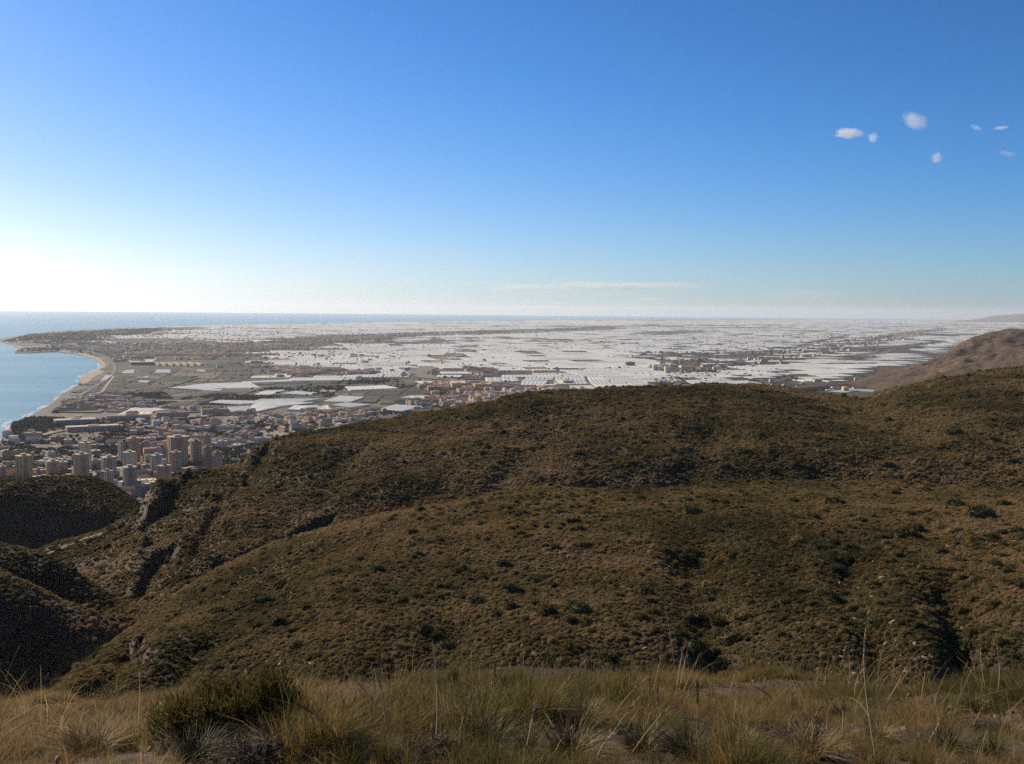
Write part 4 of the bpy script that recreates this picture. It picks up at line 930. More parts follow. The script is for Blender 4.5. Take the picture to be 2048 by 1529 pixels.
SCRUB_L = plant_mat('scrub_leaf', rnd=0.5, stops=[(0.0, (0.070, 0.060, 0.023)), (0.3, (0.178, 0.132, 0.047)), (0.55, (0.285, 0.195, 0.080)), (0.8, (0.37, 0.238, 0.115)), (1.0, (0.43, 0.32, 0.20))], trans=0.25)
GRASS_L = plant_mat('grass_blade', [(0.0, (0.085, 0.080, 0.020)), (0.35, (0.14, 0.115, 0.034)), (0.6, (0.20, 0.138, 0.045)), (0.8, (0.25, 0.145, 0.052)), (1.0, (0.34, 0.24, 0.11))], rnd=0.8, rough=0.6, trans=0.45)
TREE_L = plant_mat('tree_leaf', [(0.0, (0.015, 0.022, 0.012)), (0.5, (0.032, 0.045, 0.022)), (1.0, (0.065, 0.068, 0.034))])
BARK = simple('bark', (0.09, 0.06, 0.045), 0.9, 0.3, 8)
STRAW = simple('straw', (0.36, 0.24, 0.12), 0.7, 0.25, 5)
STRAW_D = simple('dark_straw', (0.22, 0.12, 0.06), 0.7, 0.25, 5)
STRAW_P = simple('bleached_straw', (0.44, 0.34, 0.21), 0.7, 0.2, 5)
TWIG = simple('dry_twig', (0.15, 0.105, 0.062), 0.85, 0.35, 4)
LEAFD = plant_mat('broom_leaf', [(0.0, (0.085, 0.066, 0.018)), (1.0, (0.15, 0.115, 0.035))], trans=0.35)
def stone_mat(name, c1, c2):
    a = NT(name); a.col(a.ramp(a.noise(2.5, 6, 0.65), [(0.3, c1), (0.7, c2)])); a.bump(a.noise(6, 6, 0.7), 0.7, 0.08); return a.m
STONE = stone_mat('pale_stone', (0.17, 0.12, 0.075), (0.36, 0.28, 0.19))
STONE_R = stone_mat('reddish_stone', (0.17, 0.09, 0.055), (0.34, 0.22, 0.14))

def dome(r_, seed, nb=190, L=0.30, wd=0.055, flat=0.75, core=0.80, up=0.35):
    """scrub mound: lumpy core plus blades standing out of it in all directions"""
    g = np.random.default_rng(seed); bm = bmesh.new(); bmesh.ops.create_icosphere(bm, subdivisions=2, radius=core)
    V = []
    for v in bm.verts:
        p = np.array(v.co); k = 1 + 0.28 * float(vn(p[0] * 2.3 + seed, p[1] * 2.3 + p[2] * 3, seed)); p = p * k; p[2] = max(-0.15, p[2] * flat); V.append(p)
    Fs = [tuple(v.index for v in f.verts) for f in bm.faces]; bm.free()
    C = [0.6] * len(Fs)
    for i in range(nb):
        th = g.uniform(0, 2 * math.pi); ph = math.acos(g.uniform(-0.05, 1)); n_ = np.array([math.sin(ph) * math.cos(th), math.sin(ph) * math.sin(th), math.cos(ph)])
        k = 1 + 0.28 * float(vn(n_[0] * 1.84 + seed, n_[1] * 1.84 + n_[2] * 2.4, seed))
        p = n_ * core * 0.9 * k; p[2] *= flat
        d = n_ * 0.8 + g.normal(0, 0.42, 3) + np.array([0, 0, up]); d /= np.linalg.norm(d)
        s_ = np.cross(d, g.normal(0, 1, 3)); s_ /= np.linalg.norm(s_) + 1e-9; ll = L * g.uniform(0.55, 1.4)
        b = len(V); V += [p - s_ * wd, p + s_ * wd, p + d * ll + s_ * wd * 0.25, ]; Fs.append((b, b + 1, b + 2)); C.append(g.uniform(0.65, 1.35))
    V = np.array(V) * r_; V[:, 2] += 0.02 * r_
    return V, Fs, C
def shade_attr(C):
    a_ = np.ones((len(C), 4), np.float32); a_[:, :3] = np.array(C)[:, None]; return {'shade': ('FACE', 'FLOAT_COLOR', a_)}
def tuft(seed, n_=90, h=0.42, spread=0.16, lean=0.55, wd=0.0042, seg=3):
    """grass tussock of curved tapering blades"""
    g = np.random.default_rng(seed); V = []; Fs = []; C = []
    for i in range(n_):
        th = g.uniform(0, 2 * math.pi); r0 = spread * math.sqrt(g.uniform()); o = np.array([r0 * math.cos(th), r0 * math.sin(th), -0.02])
        a_ = th + g.normal(0, 0.7); out = np.array([math.cos(a_), math.sin(a_), 0]); hh = h * g.uniform(0.45, 1.25); ln = lean * g.uniform(0.2, 1.5)
        sd_ = np.array([-out[1], out[0], 0]) + g.normal(0, 0.4, 3); sd_ /= np.linalg.norm(sd_); c = g.uniform(0.6, 1.4); w_ = wd * g.uniform(0.7, 1.5)
        b = len(V)
        for s_ in range(seg + 1):
            t = s_ / seg; p = o + out * ln * hh * t ** 1.8 + np.array([0, 0, hh * (t - 0.28 * ln * t ** 2.4)]); ww = w_ * (1 - 0.8 * t)
            V += [p - sd_ * ww, p + sd_ * ww]
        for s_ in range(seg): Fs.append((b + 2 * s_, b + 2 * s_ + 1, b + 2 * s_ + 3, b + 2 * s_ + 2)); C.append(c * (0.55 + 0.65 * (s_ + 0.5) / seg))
    return np.array(V), Fs, C
def rock(seed, sub=2, flat=0.6):
    g = np.random.default_rng(seed); bm = bmesh.new(); bmesh.ops.create_icosphere(bm, subdivisions=sub, radius=1)
    V = np.array([v.co for v in bm.verts]); Fs = [tuple(v.index for v in f.verts) for f in bm.faces]; bm.free()
    for _ in range(9):
        n_ = g.normal(0, 1, 3); n_ /= np.linalg.norm(n_); d = g.uniform(0.45, 0.85); k = V @ n_ - d; V -= np.where(k > 0, k, 0)[:, None] * n_
    V *= np.array([1.2, 0.9, flat]) * (1 + 0.06 * g.normal(0, 1, (len(V), 1))); return V, Fs
def cluster(seed, n_=230, r_=1.0, wd=0.09, hz=0.8, lobes=6):
    """tree crown made of leaf clumps on several lobes, with gaps"""
    g = np.random.default_rng(seed); V = []; Fs = []; C = []
    L = [(g.normal(0, 0.42, 3) * np.array([1, 1, 0.6]), g.uniform(0.38, 0.62)) for _ in range(lobes)]
    for i in range(n_):
        c, rr_ = L[i % lobes]; n2 = g.normal(0, 1, 3); n2 /= np.linalg.norm(n2); p = c + n2 * rr_ * g.uniform(0.6, 1.05); p[2] *= hz
        d = n2 + g.normal(0, 0.6, 3); d /= np.linalg.norm(d); s_ = np.cross(d, g.normal(0, 1, 3)); s_ /= np.linalg.norm(s_); t_ = np.cross(s_, d); w_ = wd * g.uniform(0.7, 1.6)
        b = len(V); V += [p - s_ * w_, p + t_ * w_ * 1.2, p + s_ * w_, p - t_ * w_]; Fs.append((b, b + 1, b + 2, b + 3)); C.append(g.uniform(0.6, 1.4))
    return np.array(V) * r_, Fs, C

def proto_collection(name, meshes):
    c = bpy.data.collections.new(name)
    for i, me in enumerate(meshes):
        o = bpy.data.objects.new('%s_%d' % (name, i), me); c.objects.link(o)
    return c
def scatter_obj(name, coll, pts, rot, scl, idx, tint, label):
    me = bpy.data.meshes.new(name); n_ = len(pts); me.vertices.add(n_); me.vertices.foreach_set('co', np.asarray(pts, np.float32).ravel())
    for k_, typ, arr, f in (('rot', 'FLOAT_VECTOR', rot, 'vector'), ('scl', 'FLOAT_VECTOR', scl, 'vector'), ('pick', 'INT', idx, 'value'), ('tint', 'FLOAT', tint, 'value')):
        a_ = me.attributes.new(k_, typ, 'POINT'); a_.data.foreach_set(f, np.ascontiguousarray(arr, np.int32 if typ == 'INT' else np.float32).ravel())
    ng = bpy.data.node_groups.new(name + '_nodes', 'GeometryNodeTree')
    ng.interface.new_socket('Geometry', in_out='INPUT', socket_type='NodeSocketGeometry'); ng.interface.new_socket('Geometry', in_out='OUTPUT', socket_type='NodeSocketGeometry')
    N = ng.nodes; gi = N.new('NodeGroupInput'); go = N.new('NodeGroupOutput'); mp = N.new('GeometryNodeMeshToPoints'); ip = N.new('GeometryNodeInstanceOnPoints')
    ci = N.new('GeometryNodeCollectionInfo'); ci.inputs['Collection'].default_value = coll; ci.inputs['Separate Children'].default_value = True; ci.inputs['Reset Children'].default_value = True
    def at(nm, ty):
        x = N.new('GeometryNodeInputNamedAttribute'); x.data_type = ty; x.inputs['Name'].default_value = nm; return x.outputs['Attribute']
    e2r = N.new('FunctionNodeEulerToRotation'); l = ng.links.new
    l(gi.outputs[0], mp.inputs[0]); l(mp.outputs[0], ip.inputs['Points']); l(ci.outputs[0], ip.inputs['Instance']); ip.inputs['Pick Instance'].default_value = True
    l(at('pick', 'INT'), ip.inputs['Instance Index']); l(at('rot', 'FLOAT_VECTOR'), e2r.inputs[0]); l(e2r.outputs[0], ip.inputs['Rotation']); l(at('scl', 'FLOAT_VECTOR'), ip.inputs['Scale']); l(ip.outputs[0], go.inputs[0])
    o = obj(name, me); md = o.modifiers.new('scatter', 'NODES'); md.node_group = ng
    return tag(o, label, kind='stuff')
def sample_grid(Pg, n_, wfun=None, pxr=(-260, 2320)):
    """random points on a lofted grid, denser where wfun says"""
    ny, nx = Pg.shape[:2]; A, B, C_, D_ = Pg[:-1, :-1], Pg[:-1, 1:], Pg[1:, 1:], Pg[1:, :-1]
    nr = np.cross(C_ - A, D_ - B); ar = np.linalg.norm(nr, axis=-1) / 2; cen = (A + B + C_ + D_) / 4
    px, py = project(cen); w_ = ar * ((px > pxr[0]) & (px < pxr[1]))
    if wfun is not None: w_ = w_ * wfun(cen, nr / (2 * ar[..., None] + 1e-9), px, py)
    w_ = w_.ravel(); cs = np.cumsum(w_); k_ = np.searchsorted(cs, rng.random(n_) * cs[-1]); i, j = np.divmod(k_, nx - 1)
    u = rng.random((n_, 1)); v = rng.random((n_, 1))
    p = (A[i, j] * (1 - u) + B[i, j] * u) * (1 - v) + (D_[i, j] * (1 - u) + C_[i, j] * u) * v
    nn = nr[i, j] / (2 * ar[i, j][:, None] + 1e-9); nn *= np.sign(nn[:, 2:3])
    return p, nn

MOUNDS = []
for sd_, kw in ((1, dict()), (2, dict(flat=0.9, L=0.36)), (3, dict(flat=0.6, nb=150, wd=0.07)), (4, dict(flat=1.05, L=0.42, up=0.7, wd=0.045, nb=210)), (5, dict(flat=0.7, L=0.26, nb=220)), (6, dict(flat=0.85, core=0.7, L=0.45, nb=230, wd=0.04, up=0.5))):
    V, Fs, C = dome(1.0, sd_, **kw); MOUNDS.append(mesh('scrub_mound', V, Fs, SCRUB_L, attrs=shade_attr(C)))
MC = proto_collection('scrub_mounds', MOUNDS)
def scrub(key, n_, rad, label, r0, r1, dark=0.0, bare=0.28, rmax=2000):
    def wf(c, nn, px, py):
        f = fbm(c[..., 0], c[..., 1], 20, 3, 201); steep = np.clip((np.abs(nn[..., 2]) - 0.62) / 0.2, 0.04, 1)
        return np.clip(0.75 + f * 0.9, bare, 1.2) * steep
    p, nn = sample_grid(HILLS[key][r0:r1], n_, wf, (-130, 2180))
    r_ = np.hypot(p[:, 0], p[:, 1]); cell = rad * 1.75; ky = np.floor(p[:, 0] / cell).astype(np.int64) * 1000003 + np.floor(p[:, 1] / cell).astype(np.int64)
    _, k = np.unique(ky, return_index=True); p, nn = p[k], nn[k]; n_ = len(p)
    s_ = rad * np.exp(rng.normal(0, 0.28, n_)); big = rng.random(n_) < 0.02; s_[big] *= 1.7
    scl = np.stack([s_, s_ * rng.uniform(0.8, 1.2, n_), s_ * rng.uniform(0.75, 1.15, n_)], 1)
    rot = np.stack([nn[:, 1] * -0.5, nn[:, 0] * 0.5, rng.uniform(0, 6.28, n_)], 1)
    t_ = 0.45 + 0.30 * fbm(p[:, 0], p[:, 1], 45, 3, 211) + 0.16 * fbm(p[:, 0], p[:, 1], 7, 2, 213) - dark; t_[big] -= 0.3
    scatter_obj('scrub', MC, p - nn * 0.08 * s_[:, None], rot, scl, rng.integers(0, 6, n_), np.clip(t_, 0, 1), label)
scrub('near', 230000, 0.36, 'low scrub mounds covering the facing hillside', 18, 132)
scrub('near', 150000, 0.24, 'small tufts between the scrub mounds', 18, 122)
scrub('ridge', 330000, 0.58, 'low scrub covering the long ridge', 10, 124)
scrub('hillb', 30000, 0.50, 'scrub on the hill above the ravine, tinted darker for shade', 6, 84, dark=0.14)  # lowered tint paints in the shade of a slope turned from the sun
scrub('hilla', 60000, 0.72, 'scrub on the hill before the towers, tinted darker for shade', 8, 72, dark=0.16)  # same here: shaded face of the hill put into the leaf colour
def dots(key, n_, rad, r0, r1, label, tint=0.12):
    p, nn = sample_grid(HILLS[key][r0:r1], n_, lambda c, nn, px, py: np.clip(0.5 + fbm(c[..., 0], c[..., 1], 30, 2, 261), 0.1, 1), (-130, 2180)); n_ = len(p); s_ = rad * np.exp(rng.normal(0, 0.3, n_))
    scatter_obj('bushes', MC, p, np.stack([0 * s_, 0 * s_, rng.uniform(0, 6.28, n_)], 1), s_[:, None] * np.array([1, 1, 0.95]), rng.integers(0, 6, n_), np.clip(tint + 0.1 * rng.normal(0, 1, n_), 0, 1), label)
dots('near', 1300, 0.75, 24, 124, 'darker bushes dotting the facing hillside'); dots('ridge', 2600, 1.0, 14, 118, 'darker bushes dotting the long ridge')
# stones strewn between the mounds
RK = []
for sd_ in range(5):
    V, Fs = rock(sd_, 1); RK.append(mesh('stone', V, Fs, STONE if sd_ % 2 == 0 else STONE_R))
RC_ = proto_collection('stones', RK)
def stones(key, n_, rad, poly, label):
    def wf(c, nn, px, py): return inpoly(px, py, poly) * np.clip(0.2 + fbm(c[..., 0], c[..., 1], 9, 3, 221), 0.0, 1) + 1e-6
    p, nn = sample_grid(HILLS[key], n_, wf); n_ = len(p); s_ = rad * np.clip(np.exp(rng.normal(0, 0.5, n_)), 0.3, 1.8)
    scatter_obj('loose_stones', RC_, p + np.array([0, 0, 0.12]) * s_[:, None], rng.uniform(0, 6.28, (n_, 3)) * np.array([0.08, 0.08, 1]), s_[:, None] * np.ones(3), rng.integers(0, 5, n_), np.zeros(n_), label)
stones('near', 2200, 0.24, [(1640, 1120), (1780, 1120), (1900, 1200), (1960, 1300), (1950, 1370), (1640, 1370), (1580, 1250)], 'pale stones strewn down the rocky streak')
stones('near', 700, 0.26, [(100, 1390), (600, 1090), (1400, 1000), (2048, 1000), (2048, 1370), (400, 1390)], 'scattered stones between the scrub')
stones('ridge', 900, 0.5, [(90, 1100), (300, 1000), (520, 900), (900, 900), (900, 1040), (400, 1200), (120, 1230)], 'stones below the ridge cliffs')

# individual larger shrubs --------------------------------------------------------------
BIG = []
for sd_ in range(4):
    V, Fs, C = dome(1.0, 20 + sd_, nb=520, L=0.30, wd=0.035, flat=0.8, core=0.82, up=0.4); BIG.append(mesh('foliage', V, Fs, SCRUB_L, attrs=shade_attr(C)))
BUSHM = [simple('shrub_leaf', (0.050, 0.050, 0.016), 0.85, 0.45, 1.5), simple('olive_shrub_leaf', (0.090, 0.078, 0.026), 0.85, 0.45, 1.5)]
BIGM = []
for sd_ in range(6):
    V, Fs, C = dome(1.0, 30 + sd_, nb=620, L=0.28, wd=0.032, flat=0.72 + 0.06 * (sd_ % 3), core=0.82, up=0.4); BIGM.append(mesh('shrub', V, Fs, BUSHM[sd_ % 2]))
SH = [(1816, 1063, 62), (919, 1132, 42), (1008, 1125, 35), (1079, 1152, 42), (1025, 1176, 52), (1158, 1210, 54), (956, 1197, 44), (710, 1132, 30), (1373, 1115, 38), (1018, 1022, 24), (1045, 1063, 28), (915, 1046, 28), (837, 1105, 28), (895, 1285, 54), (847, 1252, 46), (837, 858, 17),
      (1028, 824, 13), (960, 886, 18), (871, 920, 17), (1171, 927, 17), (1625, 1031, 30), (1686, 1111, 42), (1672, 999, 46), (1963, 1022, 62), (1908, 1002, 42), (1908, 860, 36), (1777, 838, 21), (1984, 875, 25), (1987, 1070, 38), (1368, 1111, 38), (1768, 893, 23), (1512, 804, 14), (1560, 819, 14),
      (1447, 927, 30), (1546, 886, 20), (1604, 886, 20), (1546, 939, 24), (1584, 961, 24), (1587, 999, 24), (1382, 1016, 52), (1427, 999, 32), (1488, 985, 28), (1536, 1081, 30), (1638, 1091, 30), (1697, 1166, 40), (1652, 1183, 44), (1427, 1180, 72), (1461, 1265, 70), (1833, 1125, 38), (1751, 1241, 46),
      (523, 1194, 46), (437, 1218, 36), (437, 1119, 48), (366, 1105, 28), (564, 1167, 38), (670, 1139, 32), (44, 1388, 36), (1395, 1225, 60), (1390, 1290, 74), (1440, 1320, 60), (1930, 1290, 64), (1950, 1340, 60), (1900, 1350, 46), (880, 1325, 50), (760, 1318, 40), (1210, 1305, 46), (1090, 1310, 40), (640, 1050, 34), (612, 1062, 28), (585, 1075, 26), (1320, 1330, 50), (700, 905, 18), (1130, 845, 16), (1260, 815, 14), (1350, 850, 17), (1690, 850, 18), (1440, 1060, 26), (1250, 1060, 26), (1150, 1040, 24), (1110, 1090, 30), (1290, 1180, 40), (780, 1180, 34)]
HL = [(1816, 1063, 'the broad round mound'), (1710, 1220, 'the pale stone streak'), (640, 1050, 'the head of the ravine'), (500, 940, 'the cliff at the ridge end'), (1420, 1200, 'the dark bushy hollow'), (850, 1012, 'the spur crest'), (1400, 970, 'the facing hillside crest'),
      (1700, 797, 'the notch in the ridge'), (1150, 780, 'the ridge top'), (1930, 1300, 'the deep bushy hollow by the picture edge'), (880, 1290, 'the middle of the lower slope'), (430, 1200, 'the spur above the ravine'), (60, 1390, 'the mouth of the ravine'), (1000, 1130, 'the middle of the facing slope'), (1230, 930, 'the long ridge face'), (1600, 930, 'the reddish bare patch')]
def pic_labels(items, lands, dirs=('above', 'below', 'beside')):
    keys = []
    for px, py, d in items:
        ds = [math.hypot(px - x, (py - y) * 1.6) for x, y, _ in lands]; i = int(np.argmin(ds)); dx, dy = px - lands[i][0], py - lands[i][1]
        if ds[i] < 14: di = 'at'
        elif abs(dy) * 1.6 > abs(dx): di = dirs[0] if dy < 0 else dirs[1]
        else: di = 'seaward of' if dx < 0 else 'inland of'
        keys.append((i, di, d, ds[i]))
    out = [None] * len(items); gr = {}
    for n_, (i, di, d, s_) in enumerate(keys): gr.setdefault((i, di, d), []).append((s_, n_))
    for (i, di, d), l in gr.items():
        l.sort()
        for q, (s_, n_) in enumerate(l): out[n_] = d + ', ' + (ORD[q] + ' ' if len(l) > 1 else '') + di + ' ' + lands[i][2]
    return out
its = [(x, y, ('large ' if w_ > 44 else 'small ' if w_ < 24 else '') + ('dark green' if i % 6 % 2 == 0 else 'olive') + ' rounded shrub') for i, (x, y, w_) in enumerate(SH)]
for i, ((x, y, w_), lb) in enumerate(zip(SH, pic_labels(its, HL))):
    h_, nn = hit(x, y + w_ * 0.22); D = np.linalg.norm(h_ - np.array([0, 0, CAM_Z])); r_ = w_ / F * D / 2
    o = obj('shrub', BIGM[i % 6], loc=h_ + np.array([0, 0, -0.05 * r_])); s_ = 0.92 * r_
    o.scale = (s_ * 1.12, s_, s_ * random.uniform(0.8, 1.05)); o.rotation_euler = (0, 0, random.uniform(0, 6.28)); tag(o, lb, 'shrub', 'larger shrubs on the hillsides')
# boulders
BO = [(1765, 1159, 16), (1680, 1170, 14), (1656, 1207, 12), (1707, 1221, 18), (1712, 1243, 20), (1553, 1159, 9), (1806, 1139, 10), (1710, 1352, 17), (1655, 1258, 15), (1785, 1248, 20), (1850, 1248, 15), (1912, 1310, 15), (1298, 1105, 9), (1257, 1180, 9), (533, 1327, 17), (564, 1330, 18), (556, 1313, 14), (187, 1142, 12), (328, 1163, 12), (273, 1146, 15), (1745, 1196, 14), (1735, 1290, 14), (1066, 1310, 13), (1830, 1290, 12), (1624, 1190, 10), (1540, 1330, 12), (1690, 1330, 13)]
BL = [(1710, 1230, 'the pale stone streak'), (545, 1322, 'the grey outcrop on the lower slope'), (1280, 1140, 'the middle of the facing slope'), (240, 1150, 'the ravine cliff foot'), (1880, 1290, 'the deep bushy hollow'), (1066, 1310, 'the reddish lower bank')]
ROCKM = []
for sd_ in range(6):
    V, Fs = rock(50 + sd_, 2, 0.65); ROCKM.append(mesh('boulder', V, Fs, STONE))
for i, ((x, y, w_), lb) in enumerate(zip(BO, pic_labels([(x, y, ('broad' if w_ > 15 else 'small' if w_ < 12 else 'pale') + ' weathered boulder') for x, y, w_ in BO], BL))):
    h_, nn = hit(x, y); D = np.linalg.norm(h_ - np.array([0, 0, CAM_Z])); r_ = w_ / F * D / 2
    o = obj('boulder', ROCKM[i % 6], loc=h_ + np.array([0, 0, r_ * 0.15])); o.scale = (r_, r_, r_); o.rotation_euler = (random.uniform(-.2, .2), random.uniform(-.2, .2), random.uniform(0, 6.28)); tag(o, lb, 'boulder', 'pale boulders on the hillside')

# ------------------------------------------------------------------ trees on the plain
CR = []
for sd_ in range(4):
    V, Fs, C = cluster(70 + sd_, 150, 1.0, 0.13); CR.append(mesh('tree_crown', V, Fs, TREE_L, attrs=shade_attr(C)))
TC = proto_collection('tree_crowns', CR)
pts = []; sc_ = []
bl = set((int(s[0] // 16), int(s[1] // 16)) for s in spots)
def tree_pts(pl, n_, s0, s1, avoid=True, cl=0.0, L=120):
    xs_ = [G(x, y) for x, y in pl]; X0, X1 = min(p[0] for p in xs_), max(p[0] for p in xs_); Y0, Y1 = min(p[1] for p in xs_), max(p[1] for p in xs_)
    k = n_ * 12; xx = rng.uniform(X0, X1, k); yy = rng.uniform(Y0, Y1, k); PX, PY = project(np.stack([xx, yy, np.full(k, 4.0)], 1))
    ok = inpoly(PX, PY, pl) & inpoly(PX, PY, COASTP) & (PX > -40) & (PX < 2080) & (fbm(xx, yy, L, 3, 231) > cl) & ~in_any(PX, PY, hero_polys); c_ = 0
    for i in np.nonzero(ok)[0]:
        if avoid and (int(xx[i] // 16), int(yy[i] // 16)) in bl: continue
        s_ = random.uniform(s0, s1); pts.append((xx[i], yy[i], 4 + s_ * 0.75)); sc_.append(s_); c_ += 1
        if c_ >= n_: break
tree_pts(Zt[0], 3600, 3.5, 7.5, cl=-0.5); tree_pts([(22, 868), (26, 850), (60, 838), (120, 838), (150, 848), (90, 862), (40, 872)], 500, 4, 7.5, False, -2); tree_pts([(200, 870), (280, 862), (300, 900), (240, 940), (190, 925)], 320, 4, 7, False, -2)
tree_pts([(300, 925), (460, 925), (420, 965), (280, 985), (230, 965)], 300, 4, 8, True, -2); tree_pts([(100, 832), (140, 800), (240, 790), (330, 785), (345, 800), (250, 815), (140, 822)], 700, 3.5, 7, False, 0.0, 90)
tree_pts([(260, 812), (560, 775), (560, 800), (420, 818)], 900, 3, 5.5, False, 0.02, 90); tree_pts([(540, 776), (780, 755), (830, 775), (640, 800)], 420, 4, 7, False, 0.2, 110); tree_pts(Zt[1], 300, 3.5, 6.5); tree_pts([(870, 812), (920, 806), (900, 820), (860, 824)], 60, 4, 7, False, -2)
tree_pts([(60, 660), (560, 655), (820, 672), (560, 735), (240, 735), (96, 700)], 2200, 5, 9, True, 0.0, 300); tree_pts([(4, 684), (60, 670), (330, 656), (300, 668), (100, 690)], 2200, 6, 11, True, -0.6, 300); tree_pts([(31, 705), (36, 701), (46, 697.5), (120, 696), (118, 703)], 160, 4, 8, True, -2); tree_pts([(640, 672), (1000, 661), (1240, 654), (1060, 668), (800, 676)], 500, 6, 10, True, -0.2, 300)
tree_pts(Zt[3], 700, 4, 7, True, -0.1, 250); tree_pts([(600, 700), (1850, 660), (1700, 770), (1150, 770), (900, 765)], 1500, 4.5, 8.5, True, 0.32, 220); tree_pts([(1300, 762), (1420, 742), (1460, 748), (1330, 772)], 160, 4, 7, True, -0.3); tree_pts([(130, 806), (210, 760), (330, 745), (540, 740), (520, 760), (330, 780)], 600, 2, 4.5, False, 0.05, 80)
pts = np.array(pts); sc_ = np.array(sc_); n_ = len(pts)
scatter_obj('distant_trees', TC, pts, np.stack([np.zeros(n_), np.zeros(n_), rng.uniform(0, 6.28, n_)], 1), np.stack([sc_, sc_, sc_ * rng.uniform(0.8, 1.1, n_)], 1), rng.integers(0, 4, n_), np.clip(0.4 + 0.4 * fbm(pts[:, 0], pts[:, 1], 200, 2, 241), 0, 1), 'dark trees between the houses and fields of the plain')
# trees one can make out
TREE_S = simple('dark_tree_leaf', (0.022, 0.032, 0.016), 0.85, 0.4, 0.5)
TM = []
for sd_ in range(4):
    V, Fs, C = cluster(90 + sd_, 420, 1.0, 0.085); TM.append(mesh('crown', V, Fs, TREE_S))
B = boxes(); 
V = [(0.07 * math.cos(t) * k_, 0.07 * math.sin(t) * k_, z) for z, k_ in ((-0.9, 1.3), (0.3, 0.7)) for t in np.linspace(0, 2 * math.pi, 7)[:-1]]
TRK = mesh('trunk', V, [(i, (i + 1) % 6, 6 + (i + 1) % 6, 6 + i) for i in range(6)], BARK)
TT = [(208, 876, 15), (36, 857, 13), (50, 853, 12), (66, 850, 12), (84, 852, 10), (98, 856, 10), (160, 853, 9), (30, 866, 10), (225, 905, 10), (238, 930, 11), (285, 968, 10), (300, 962, 10), (312, 975, 9), (286, 950, 8), (372, 935, 11), (385, 938, 10), (366, 942, 9), (392, 930, 8), (130, 940, 9), (76, 930, 8), (72, 940, 8), (340, 955, 9), (205, 938, 8), (120, 905, 8), (96, 912, 8), (455, 936, 8), (228, 917, 9), (295, 915, 8), (305, 888, 9), (318, 882, 8), (180, 868, 8), (16, 915, 8), (60, 905, 8), (270, 800, 8), (268, 809, 9), (160, 771, 5), (505, 779, 5), (622, 773, 8), (636, 776, 8), (650, 778, 7), (662, 776, 6)]
its = [(x, y, ('large' if w_ > 10 else 'mid-sized' if w_ > 8 else 'small') + ' dark tree') for x, y, w_ in TT]
for i, ((x, y, w_), lb) in enumerate(zip(TT, where_labels(its, TLAND))):
    b_ = G(x, y + w_ * 0.3); D = np.linalg.norm(b_[:2]); r_ = w_ / F * D / 2 * 1.15; e = empty('tree', b_); 
    c_ = obj('crown', TM[i % 4], e); c_.location = (0, 0, r_ * 1.15); c_.scale = (r_, r_, r_ * 1.05); c_.rotation_euler = (0, 0, random.uniform(0, 6)); t_ = obj('trunk', TRK, e); t_.location = (0, 0, r_ * 0.9); t_.scale = (r_, r_, r_)
    tag(e, lb, 'tree', 'trees that stand out on the plain')

# ------------------------------------------------------------------ the grassy shoulder in front
LBV = BVHTree.FromPolygons(LEDGE.reshape(-1, 3).tolist(), grid_faces(*LEDGE.shape[:2]).tolist())
def lhit(px, py):
    d = Vector(ray(px, py)); h = LBV.ray_cast(CAMV, d, 60)
    return np.array(h[0]) if h[0] is not None else None
def lz(x, y):
    h = LBV.ray_cast(Vector((x, y, 400)), Vector((0, 0, -1))); return h[0].z if h[0] is not None else 290.0
TF = []
for sd_, kw in ((1, {}), (2, dict(h=0.5, lean=0.8)), (3, dict(h=0.34, spread=0.22, n_=110)), (4, dict(h=0.6, spread=0.1, lean=0.35, n_=60)), (5, dict(h=0.28, spread=0.25, lean=1.0, n_=120)), (6, dict(h=0.45, lean=1.1, n_=100))):
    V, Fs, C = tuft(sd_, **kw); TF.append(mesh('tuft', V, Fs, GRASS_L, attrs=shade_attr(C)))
TFC = proto_collection('grass_tufts', TF)
def wf(c, nn, px, py):
    d = np.hypot(c[..., 0], c[..., 1]); return (d > 2.6) * (d < 17) * np.clip(0.55 + 1.5 * fbm(c[..., 0], c[..., 1], 0.7, 3, 251), 0.34, 1.5) * np.interp(d, [3, 5, 8, 11, 14], [1.8, 1.2, 1.0, 2.0, 2.6])
p, nn = sample_grid(LEDGE, 60000, wf, (-500, 2560)); n_ = len(p); d_ = np.hypot(p[:, 0], p[:, 1])
s_ = 0.19 * np.clip(np.exp(rng.normal(0, 0.36, n_)), 0.4, 1.6) * np.interp(d_, [3, 6, 9, 13], [0.85, 0.95, 0.8, 0.55]) * np.clip(0.95 + 1.0 * fbm(p[:, 0], p[:, 1], 0.7, 2, 251), 0.45, 1.9); px_, py_ = project(p)
t_ = 0.57 + 0.36 * fbm(p[:, 0], p[:, 1], 2.2, 3, 253) + np.where(px_ < 900, 0.08, -0.10) * np.clip(np.abs(px_ - 900) / 300, 0, 1)
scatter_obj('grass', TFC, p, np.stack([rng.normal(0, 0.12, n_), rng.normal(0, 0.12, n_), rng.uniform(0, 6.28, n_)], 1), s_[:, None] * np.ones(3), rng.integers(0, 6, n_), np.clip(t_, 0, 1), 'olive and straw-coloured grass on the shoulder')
FS = []
for sd_ in range(5):
    V, Fs, C = tuft(60 + sd_, n_=4 + sd_ % 3, h=0.62, spread=0.10, lean=0.55, wd=0.0026, seg=5); FS.append(mesh('fine_stalks', V, Fs, GRASS_L, attrs=shade_attr([c * 1.25 for c in C])))
p, nn = sample_grid(LEDGE, 420, lambda c, nn, px, py: (np.hypot(c[..., 0], c[..., 1]) > 4.5) * (np.hypot(c[..., 0], c[..., 1]) < 14) * np.clip(0.4 + fbm(c[..., 0], c[..., 1], 1.2, 2, 271), 0.02, 1), (-300, 2350)); n_ = len(p); s_ = rng.uniform(0.35, 0.9, n_)
